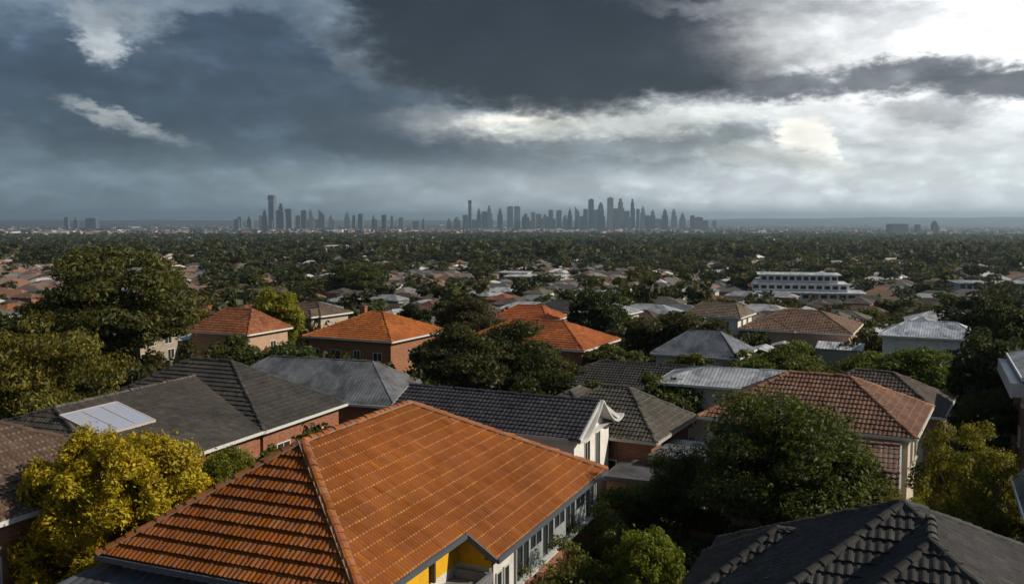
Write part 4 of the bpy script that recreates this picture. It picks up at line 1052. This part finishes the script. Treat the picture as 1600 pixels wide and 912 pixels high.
def far_suburbs():
    """the small far roofs beyond the single houses: one mass, coloured by patch"""
    g = np.random.default_rng(14); mats = []
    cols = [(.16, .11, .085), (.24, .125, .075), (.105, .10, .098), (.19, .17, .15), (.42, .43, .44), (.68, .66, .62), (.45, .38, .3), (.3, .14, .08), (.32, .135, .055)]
    for c in cols: mats.append(mat_plain('distant_roof', .75, 0, .3, .25, .2, c))
    V, MI = [], []
    def hs(x, y, z, l, w, h, rh, a, rm, wm):
        c, s = math.cos(a), math.sin(a); P = lambda u, v, q: (x + u * c - v * s, y + u * s + v * c, z + q)
        b = [P(-l, -w, 0), P(l, -w, 0), P(l, w, 0), P(-l, w, 0)]; t = [P(-l, -w, h), P(l, -w, h), P(l, w, h), P(-l, w, h)]
        for i in range(4): V.extend([b[i], b[(i + 1) % 4], t[(i + 1) % 4], t[i]]); MI.append(wm)
        if rh <= 0: V.extend(t); MI.append(rm); return
        e = .6; t = [P(-l - e, -w - e, h - .1), P(l + e, -w - e, h - .1), P(l + e, w + e, h - .1), P(-l - e, w + e, h - .1)]
        r0, r1 = P(-max(.1, l - w), 0, h + rh), P(max(.1, l - w), 0, h + rh)
        for q in ((t[0], t[1], r1, r0), (t[2], t[3], r0, r1), (t[1], t[2], r1, r1), (t[3], t[0], r0, r0)):
            q = list(q)
            if q[2] == q[3]: q[3] = tuple(np.array(q[2]) * .999 + np.array(q[0]) * .001)
            V.extend(q); MI.append(rm)
    for x, y, rc, wc in far_houses:
        hs(x, y, ground_z(x, y), g.uniform(6, 9), g.uniform(4, 5.5), 3, 2.4, -R(24.5) + g.integers(0, 2) * 1.57 + g.normal(0, .1), int(np.argmin([sum((a - b) ** 2 for a, b in zip(rc, c)) for c in cols[:6]])), int(g.choice([5, 6, 7])))
    for n, d0, d1 in ((1500, 740, 1200), (2600, 1150, 2400), (2400, 2400, 4500)):
        for i in range(n):
            a = g.uniform(-.62, .62); d = math.sqrt(g.uniform(d0 ** 2, d1 ** 2)); x, y = d * math.sin(a), d * math.cos(a)
            hs(x, y, ground_z(x, y), g.uniform(6, 10), g.uniform(4, 6), g.uniform(2.8, 5.5), 2.4, g.uniform(0, 3.14), int(g.choice(9, p=[.18, .12, .12, .20, .15, .09, .08, .03, .03])), int(g.choice([5, 6, 7, 3])))
    for n, d0, d1 in ((1250, 4500, 9500), (600, 9500, 16000)):       # sheds, depots and blocks out on the plain
        for i in range(n):
            a = g.uniform(-.60, .60); d = math.sqrt(g.uniform(d0 ** 2, d1 ** 2)); x, y = d * math.sin(a), d * math.cos(a)
            k = g.random(); l, w, h = (g.uniform(20, 70), g.uniform(10, 25), g.uniform(5, 11)) if k < .35 else (g.uniform(7, 14), g.uniform(6, 10), g.uniform(4, 16))
            hs(x, y, profile(d), l, w, h, 0 if k < .6 else 2.5, g.uniform(0, 3.14), int(g.choice([0, 1, 2, 3, 4, 5, 6], p=[.14, .14, .18, .28, .12, .06, .08])), int(g.choice([3, 5, 6, 7], p=[.5, .12, .28, .1])))
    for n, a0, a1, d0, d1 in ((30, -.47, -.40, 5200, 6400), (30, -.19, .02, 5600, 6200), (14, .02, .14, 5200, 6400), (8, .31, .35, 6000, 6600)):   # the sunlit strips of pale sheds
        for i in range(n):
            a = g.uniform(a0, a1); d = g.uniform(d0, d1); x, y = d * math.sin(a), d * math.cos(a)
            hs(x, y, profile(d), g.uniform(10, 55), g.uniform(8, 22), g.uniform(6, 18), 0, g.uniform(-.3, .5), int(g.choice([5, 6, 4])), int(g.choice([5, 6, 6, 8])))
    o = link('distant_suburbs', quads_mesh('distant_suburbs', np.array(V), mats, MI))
    tag(o, 'countless small roofs and pale sheds scattered over the far plain', 'suburbs', kind='stuff')


far_suburbs()

# ------------------------------------------------------------------ the two skylines
DSK = 8600.


def tower_mesh(style, wd, h, seed):
    g = random.Random(seed); mb = MB(); w = wd; d = wd * g.uniform(.75, 1.1)
    if style == 'flat': mb.box((0, 0, h / 2), (w, d, h)); mb.box((0, 0, h + h * .012), (w * .5, d * .5, h * .024))
    elif style == 'flare':
        mb.box((0, 0, h * .42), (w * .88, d * .88, h * .84)); mb.box((0, 0, h * .92), (w, d, h * .14)); mb.box((0, 0, h * .99), (w * .9, d * .9, h * .02))
    elif style == 'step':
        mb.box((0, 0, h * .34), (w, d, h * .68)); mb.box((w * -.08, 0, h * .78), (w * .74, d * .74, h * .2)); mb.box((w * -.1, 0, h * .94), (w * .42, d * .42, h * .12))
    elif style == 'spire':
        mb.box((0, 0, h * .33), (w, d, h * .66)); mb.box((0, 0, h * .73), (w * .66, d * .66, h * .14))
        V = [(-w * .33, -d * .33, h * .8), (w * .33, -d * .33, h * .8), (w * .33, d * .33, h * .8), (-w * .33, d * .33, h * .8), (0, 0, h * .97)]
        mb.arr(V, [(0, 1, 4), (1, 2, 4), (2, 3, 4), (3, 0, 4)]); mb.tube((0, 0, h * .93), (0, 0, h * 1.06), w * .03, w * .015, 5)
    elif style == 'slant':
        V = [(-w / 2, -d / 2, 0), (w / 2, -d / 2, 0), (w / 2, d / 2, 0), (-w / 2, d / 2, 0), (-w / 2, -d / 2, h), (w / 2, -d / 2, h * .72), (w / 2, d / 2, h * .72), (-w / 2, d / 2, h)]
        mb.arr(V, [(0, 1, 5, 4), (1, 2, 6, 5), (2, 3, 7, 6), (3, 0, 4, 7), (4, 5, 6, 7)])
    elif style == 'dome':
        mb.box((0, 0, h * .36), (w, d, h * .72))
        for a, b, z0, z1 in ((.96, .8, .72, .84), (.8, .5, .84, .94), (.5, .14, .94, 1.)): mb.tube((0, 0, h * z0), (0, 0, h * z1), w * a / 2, w * b / 2, 10)
    if style in ('flat', 'step', 'flare') and g.random() < .35: mb.tube((w * .1, 0, h * .97), (w * .1, 0, h * 1.08), w * .03, w * .02, 5)
    return mb.mesh('tower', [M['tower']])


LEFT = [(376, 339, 6, 'flat'), (392, 336, 7, 'dome'), (408, 337, 4, 'flat'), (414.5, 326, 7, 'spire'), (426.5, 305.5, 9.5, 'flare'), (436, 329, 8, 'flat'), (441.5, 318, 9, 'step'), (453, 327, 11, 'flat'), (467, 337, 7, 'flat'), (476, 329, 8, 'flat'), (487, 327.5, 7, 'step'),
        (504, 327.5, 9, 'slant'), (519, 336, 9, 'dome'), (543, 329, 8, 'spire'), (554, 337, 5, 'flat'), (564.5, 334.5, 7, 'flat'), (584.5, 336, 5, 'dome'), (601, 336, 7, 'flat'), (613, 338, 3.5, 'flat'), (662, 339.5, 3.5, 'spire')]
MAIN = [(702.5, 341, 7, 'dome'), (714.4, 338.5, 10, 'dome'), (727.5, 336, 8, 'flat'), (734.5, 313, 5.5, 'flare'), (748.5, 323, 6, 'spire'), (757, 331, 9, 'flat'), (765, 321.5, 7, 'step'), (781.6, 323, 8, 'spire'), (797, 323, 9, 'flat'), (808, 323, 8, 'flat'), (822, 333, 10, 'dome'), (833, 332, 6, 'flat'),
        (841.5, 334.6, 8, 'flat'), (852, 335, 8, 'step'), (860.5, 328.5, 6, 'flat'), (873, 329, 8, 'flat'), (883, 336, 8, 'dome'), (890, 324, 7, 'spire'), (901.5, 323, 7, 'slant'), (914.5, 327, 7, 'flat'), (923, 312, 8.5, 'flat'), (931, 328, 8, 'flat'), (938, 316, 10, 'dome'), (953, 309.7, 8, 'flat'), (961, 326, 6, 'flat'),
        (969.5, 310.5, 9, 'step'), (979, 330, 8, 'flat'), (988, 311, 7, 'step'), (996, 327, 5, 'flat'), (1003.7, 320, 7, 'spire'), (1011, 337, 7, 'flat'), (1019, 325.5, 7, 'spire'), (1028, 342, 9, 'flat'), (1038, 324.6, 9, 'spire'), (1052.5, 327, 7, 'step'), (1065.5, 331, 8, 'spire'), (1081, 337, 7, 'flat'), (1101.6, 344.6, 8, 'flat'), (1115, 344.6, 5, 'flat')]
STY = {'flat': 'flat topped', 'flare': 'square headed', 'step': 'stepped', 'spire': 'pointed', 'slant': 'slant topped', 'dome': 'round topped'}


def skyline(L, nm, grp, extra):
    items = []; g = random.Random(len(L)); TG = {}
    for i, (px, ty, wpx, st) in enumerate(L):
        D = DSK + g.uniform(-500, 700); x = (px - 800) / FPX * D; zt = ZC + (343 - ty) / FPX * D; gz = profile(math.hypot(x, D)) - 1
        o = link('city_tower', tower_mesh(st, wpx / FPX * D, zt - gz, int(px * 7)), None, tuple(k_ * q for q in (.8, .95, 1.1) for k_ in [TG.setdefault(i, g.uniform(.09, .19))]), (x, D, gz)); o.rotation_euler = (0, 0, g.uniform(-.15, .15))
        h = 343 - ty; sz = 'soaring' if h > 30 else 'tall' if h > 18 else 'mid height' if h > 9 else 'low'
        items.append((o, '%s %s tower in the %s' % (sz, STY[st], nm), px, ty, grp)); o['category'] = 'tower'
    low = []
    for k in range(extra):
        px = g.uniform(L[0][0] - 6, L[-1][0] + 12) if k % 3 else g.gauss((L[0][0] + L[-1][0]) / 2, (L[-1][0] - L[0][0]) / 5); D = DSK + g.uniform(-900, 900); ty = g.uniform(337.5, 346); wpx = g.uniform(4, 12)
        x = (px - 800) / FPX * D; zt = ZC + (343 - ty) / FPX * D; gz = profile(math.hypot(x, D)) - 1
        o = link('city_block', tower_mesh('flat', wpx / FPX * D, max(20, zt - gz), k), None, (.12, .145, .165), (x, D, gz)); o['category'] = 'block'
        low.append((o, px))
    low.sort(key=lambda q: q[1])
    for o, px in low:
        nb = min(L, key=lambda q: abs(q[0] - px)); i = [q for q in L].index(nb)
        items.append((o, 'low city block at the foot of the %s' % nm, px, 343, 'low blocks of the ' + nm))
    by = {}
    for it in items: by.setdefault(it[1], []).append(it)
    solo = [it for it in items if len(by[it[1]]) == 1]
    tall = max(L, key=lambda q: 343 - q[1])
    ordn = ['first', 'second', 'third', 'fourth', 'fifth', 'sixth', 'seventh', 'eighth', 'ninth', 'tenth', 'eleventh', 'twelfth', 'thirteenth', 'fourteenth', 'fifteenth', 'sixteenth', 'seventeenth', 'eighteenth', 'nineteenth', 'twentieth'] + ['%s from last' % q for q in ('nth',)]
    for lb, Q in by.items():
        Q.sort(key=lambda q: q[2])
        for i, it in enumerate(Q):
            n = len(Q); t = lb
            if n > 1: t = lb + ', ' + ('%s from left' % ordn[i] if i < (n + 1) // 2 else '%s from right' % ordn[n - 1 - i])
            it[0]['label'] = t; it[0]['group'] = it[4]


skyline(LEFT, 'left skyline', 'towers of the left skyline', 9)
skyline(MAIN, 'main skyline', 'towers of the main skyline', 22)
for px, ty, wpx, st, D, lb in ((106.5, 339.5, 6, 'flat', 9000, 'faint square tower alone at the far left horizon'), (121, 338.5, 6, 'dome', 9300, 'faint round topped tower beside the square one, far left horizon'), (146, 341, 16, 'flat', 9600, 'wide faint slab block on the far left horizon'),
                               (1459, 345, 9, 'step', 5200, 'lone stepped block on the plain at the far right'), (1400, 350, 26, 'flat', 5600, 'long low hall on the plain left of the lone stepped block'), (1432, 351, 7, 'flat', 5400, 'short grey block between the long hall and the lone stepped block')):
    x = (px - 800) / FPX * D; gz = profile(math.hypot(x, D)) - 1; zt = ZC + (343 - ty) / FPX * D
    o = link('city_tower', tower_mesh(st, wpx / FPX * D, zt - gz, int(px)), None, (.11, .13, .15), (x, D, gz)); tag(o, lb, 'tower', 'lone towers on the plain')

# ------------------------------------------------------------------ sun, sky, haze, camera
SUN_AZ, SUN_EL = 96., 33.
sd = bpy.data.lights.new('sun', 'SUN'); sd.energy = 4.5; sd.angle = R(.5); sd.color = (1., .89, .74)
so = bpy.data.objects.new('sun', sd); COL.objects.link(so)
sv = Vector((math.sin(R(SUN_AZ)) * math.cos(R(SUN_EL)), math.cos(R(SUN_AZ)) * math.cos(R(SUN_EL)), math.sin(R(SUN_EL))))
so.rotation_euler = sv.to_track_quat('Z', 'Y').to_euler(); so.location = sv * 100

W = bpy.data.worlds.new('World'); SC.world = W; W.use_nodes = True


def build_sky():
    t = NT(W.node_tree); bg = W.node_tree.nodes['Background']
    sky = t.new('ShaderNodeTexSky', sky_type='NISHITA', sun_disc=False); sky.sun_elevation = R(SUN_EL); sky.sun_rotation = R(SUN_AZ)
    sky.air_density = 1.; sky.dust_density = 1.5; sky.ozone_density = 1.5
    d = t.new('ShaderNodeTexCoord').outputs['Generated']
    sp = t.new('ShaderNodeSeparateXYZ'); t.l.new(d, sp.inputs[0])
    az = t.m('MULTIPLY', t.m('ARCTAN2', sp.outputs[0], sp.outputs[1]), 57.2958)
    el = t.m('MULTIPLY', t.m('ARCSINE', sp.outputs[2]), 57.2958)
    def vec(a, b): 
        c = t.new('ShaderNodeCombineXYZ'); t.put(c.inputs[0], a); t.put(c.inputs[1], b); return c.outputs[0]
    base = vec(t.m('MULTIPLY', az, .16), t.m('MULTIPLY', el, .34))
    wn = t.noise(base, 1.3, 6., .6, out=1); ws = t.new('ShaderNodeSeparateColor'); t.l.new(wn, ws.inputs[0])
    nv = t.new('ShaderNodeTexVoronoi', feature='F1'); t.l.new(base, nv.inputs['Vector']); nv.inputs['Scale'].default_value = 1.9; nv.inputs['Detail'].default_value = 3.; nv.inputs['Roughness'].default_value = .5
    n1 = t.m('ADD', t.m('MULTIPLY', t.noise(base, 1.9, 8., .54, .2), .62), t.m('MULTIPLY', t.mapr(nv.outputs['Distance'], .05, .75, .8, .2), .38)); n2 = t.noise(vec(t.m('MULTIPLY', az, .12), t.m('MULTIPLY', el, .36)), 2.0, 7., .52, .3)
    az2 = t.m('ADD', az, t.m('MULTIPLY', t.m('SUBTRACT', ws.outputs[0], .5), 4.5)); el2 = t.m('ADD', el, t.m('MULTIPLY', t.m('SUBTRACT', ws.outputs[1], .5), 2.2))
    wf = t.noise(base, 6.5, 6., .62, out=1); wq = t.new('ShaderNodeSeparateColor'); t.l.new(wf, wq.inputs[0])
    az2 = t.m('ADD', az2, t.m('MULTIPLY', t.m('SUBTRACT', wq.outputs[0], .5), 2.6)); el2 = t.m('ADD', el2, t.m('MULTIPLY', t.m('SUBTRACT', wq.outputs[1], .5), 1.5))
    K = 10.
    col10 = lambda c: tuple(v * K for v in lin(*c))
    rp = t.new('ShaderNodeValToRGB'); rp.color_ramp.interpolation = 'EASE'
    e = rp.color_ramp.elements; e[0].position = 0; e[0].color = (*lin(88, 106, 120), 1); e[1].position = 1; e[1].color = (*lin(205, 211, 213), 1)
    for p, c in ((.36, (104, 120, 131)), (.58, (146, 158, 164)), (.8, (190, 197, 200))): q = e.new(p); q.color = (*lin(*c), 1)
    t.put(rp.inputs[0], t.mapr(az2, -32, 32))
    cur = t.mix(1., rp.outputs[0], (K, K, K), 'MULTIPLY')
    cur = t.mix(t.mapr(el, 14, 45), cur, col10((92, 106, 120)))
    back = t.mapr(t.m('ABSOLUTE', az), 60, 110, smooth=True); cur = t.mix(back, cur, col10((96, 108, 120)))
    def blob(cx, cy, rx, ry, rot, c, st, soft=.5, nz=.6, nn=None):
        """one bank of cloud: a soft edged patch of the sky dome, its rim broken up by noise"""
        nonlocal cur
        a0 = math.degrees(math.atan((cx - 800) / FPX)); e0 = math.degrees(math.atan((343 - cy) / math.hypot(FPX, cx - 800)))
        px = 1 / (FPX * R(1)); rx *= px; ry *= px; cr, sr = math.cos(R(rot)), math.sin(R(rot))
        da = t.m('SUBTRACT', az2, a0); de = t.m('SUBTRACT', el2, e0)
        u = t.m('MULTIPLY_ADD', da, cr / rx, t.m('MULTIPLY', de, sr / rx)); v = t.m('MULTIPLY_ADD', da, -sr / ry, t.m('MULTIPLY', de, cr / ry))
        r = t.m('SQRT', t.m('ADD', t.m('MULTIPLY', u, u), t.m('MULTIPLY', v, v)))
        r = t.m('ADD', r, t.m('MULTIPLY', t.m('SUBTRACT', nn or n1, .5), nz * 2))
        cur = t.mix(t.m('MULTIPLY', t.mapr(r, 1 + soft, 1 - soft, 0, 1, True), st), cur, col10(c))
    # left: slate blue bank with torn lighter gaps
    blob(90, 50, 300, 70, 0, (104, 118, 132), .7, .7, .5)
    blob(230, 215, 620, 110, -4, (88, 104, 119), .85, .55, .45)
    blob(110, 140, 250, 60, -6, (62, 76, 92), .9, .5, .6)
    blob(560, 160, 420, 66, -26, (68, 81, 96), .95, .4, .5)
    blob(370, 70, 150, 34, -14, (70, 84, 100), .8, .5, .7)
    blob(235, 10, 150, 18, 4, (140, 150, 160), .7, .6, .8)
    blob(150, 34, 30, 18, -20, (160, 167, 174), .7, .6, .9)
    blob(172, 64, 24, 26, -40, (192, 197, 200), .85, .5, .9)
    blob(205, 40, 50, 20, 0, (150, 158, 164), .7, .6, 1.)
    blob(548, 70, 62, 30, -40, (150, 160, 168), .85, .6, .8)
    blob(520, 45, 90, 26, -20, (108, 121, 134), .7, .6, .9)
    blob(640, 110, 190, 30, -40, (122, 134, 145), .75, .7, .6)
    blob(530, 175, 80, 26, -30, (86, 100, 114), .6, .6, 1.)
    blob(660, 170, 120, 16, -28, (96, 109, 121), .5, .7, .8)
    blob(210, 196, 76, 12, -22, (172, 177, 178), .85, .6, .7)
    blob(268, 228, 50, 9, -28, (164, 169, 170), .8, .6, .7)
    blob(130, 225, 130, 26, -6, (108, 123, 133), .6, .7, .6)
    blob(240, 245, 180, 30, -16, (66, 82, 97), .85, .5, .6)
    blob(660, 222, 230, 42, -14, (70, 82, 95), .9, .5, .6)
    blob(150, 295, 360, 38, 0, (106, 124, 135), .7, .7, .4)
    blob(620, 285, 300, 20, 0, (124, 138, 146), .65, .7, .8, n2)
    # middle and right: pale underside, bright veil round the hidden sun, the black slab, grey shreds
    blob(1330, 190, 360, 80, 0, (190, 194, 196), .75, .8, .5)
    blob(930, 192, 230, 28, 0, (204, 206, 203), .85, .8, .5, n2)
    blob(822, 198, 74, 20, 0, (250, 248, 238), .95, .7, .4)
    blob(1010, 222, 250, 26, 0, (124, 132, 136), .8, .6, .7, n2)
    blob(960, 262, 210, 15, 0, (100, 113, 120), .8, .6, .7, n2)
    blob(1110, 182, 260, 17, 4, (206, 208, 206), .8, .7, .7, n2)
    blob(1470, 30, 360, 112, 0, (240, 242, 243), .98, .6, .35)
    blob(1500, 60, 230, 100, 0, (255, 255, 255), .95, .7, .4)
    blob(1500, 12, 240, 60, 0, (255, 255, 255), 1., .7, .3)
    blob(960, 66, 400, 92, 1, (40, 42, 47), 1., .22, .24)
    blob(740, 56, 210, 78, -24, (42, 45, 51), 1., .3, .3)
    blob(1170, 62, 215, 40, 5, (52, 54, 59), .95, .4, .3)
    blob(1490, 40, 225, 80, 0, (255, 255, 255), 1., .8, .2)
    blob(1320, 22, 130, 40, -10, (206, 208, 210), .75, .8, .5)
    blob(1200, 18, 140, 12, -4, (160, 162, 165), .6, .8, .7)
    blob(1370, 128, 104, 20, 3, (98, 101, 107), .9, .5, .6)
    blob(1215, 140, 62, 15, 0, (100, 104, 110), .85, .6, .7)
    blob(1560, 134, 104, 20, 0, (90, 93, 99), .92, .5, .6)
    blob(1458, 178, 60, 14, -6, (148, 151, 155), .7, .8, .7)
    blob(1262, 236, 50, 30, -34, (250, 248, 240), .97, .35, .5)
    blob(1210, 250, 90, 16, -6, (192, 194, 191), .75, .6, .7)
    blob(1300, 262, 40, 8, -10, (214, 213, 206), .8, .5, .6)
    blob(1340, 298, 420, 30, 0, (168, 178, 182), .5, .8, .5)
    lowc = t.mix(t.mapr(az, -26, 20, smooth=True), col10((126, 144, 154)), col10((230, 235, 237)))
    cur = t.mix(t.mapr(el, 4.6, 1.4, 0, .7, smooth=True), cur, lowc)
    # mottled relief over everything, and the clear Nishita sky in the thin places
    rel = t.m('MULTIPLY', t.mapr(n1, .36, .66, .76, 1.26), t.mapr(n2, .3, .7, .86, 1.16))
    cb = t.new('ShaderNodeCombineColor'); [t.put(cb.inputs[i], rel) for i in range(3)]
    cur = t.mix(1., cur, cb.outputs[0], 'MULTIPLY')
    gm = t.new('ShaderNodeGamma'); t.put(gm.inputs[0], t.mix(1., cur, (.4, .4, .4), 'MULTIPLY')); gm.inputs[1].default_value = 1.26
    cur = t.mix(1., gm.outputs[0], (3.2, 3.2, 3.2), 'MULTIPLY')
    hsv = t.new('ShaderNodeHueSaturation'); hsv.inputs['Saturation'].default_value = 1.02; t.l.new(cur, hsv.inputs['Color']); cur = t.mix(.10, hsv.outputs[0], sky.outputs[0])
    t.l.new(cur, bg.inputs['Color']); bg.inputs['Strength'].default_value = .1
    W.cycles.sampling_method = 'MANUAL'; W.cycles.sample_map_resolution = 512


build_sky()

hz = MB(); hz.box((0, 0, 90), (82000, 82000, 350))
hm = bpy.data.materials.new('haze_air'); hm.use_nodes = True; hn = hm.node_tree.nodes; hn.remove(hn['Principled BSDF'])
pv = hn.new('ShaderNodeVolumePrincipled'); pv.inputs['Color'].default_value = (.66, .85, 1., 1); pv.inputs['Density'].default_value = .000066; pv.inputs['Anisotropy'].default_value = .52
hm.node_tree.links.new(pv.outputs[0], hn['Material Output'].inputs['Volume'])
tag(hz.build('haze', hm), kind='stuff')

cd = bpy.data.cameras.new('camera'); co = bpy.data.objects.new('camera', cd); COL.objects.link(co); SC.camera = co
cd.sensor_width = 36; cd.lens = 36 * FPX / 1600; cd.clip_start = .5; cd.clip_end = 120000
co.location = (0, 0, ZC); co.rotation_euler = (R(90) - PITCH, 0, 0)

vs = SC.view_settings; vs.view_transform = 'Standard'; vs.look = 'None'; vs.exposure = 0; vs.gamma = 1; vs.use_curve_mapping = False
cy = SC.cycles; cy.max_bounces = 5; cy.diffuse_bounces = 2; cy.glossy_bounces = 2; cy.transmission_bounces = 3; cy.transparent_max_bounces = 4; cy.volume_bounces = 0
cy.use_denoising = True; cy.use_adaptive_sampling = True; cy.adaptive_threshold = .02; cy.sample_clamp_indirect = 4
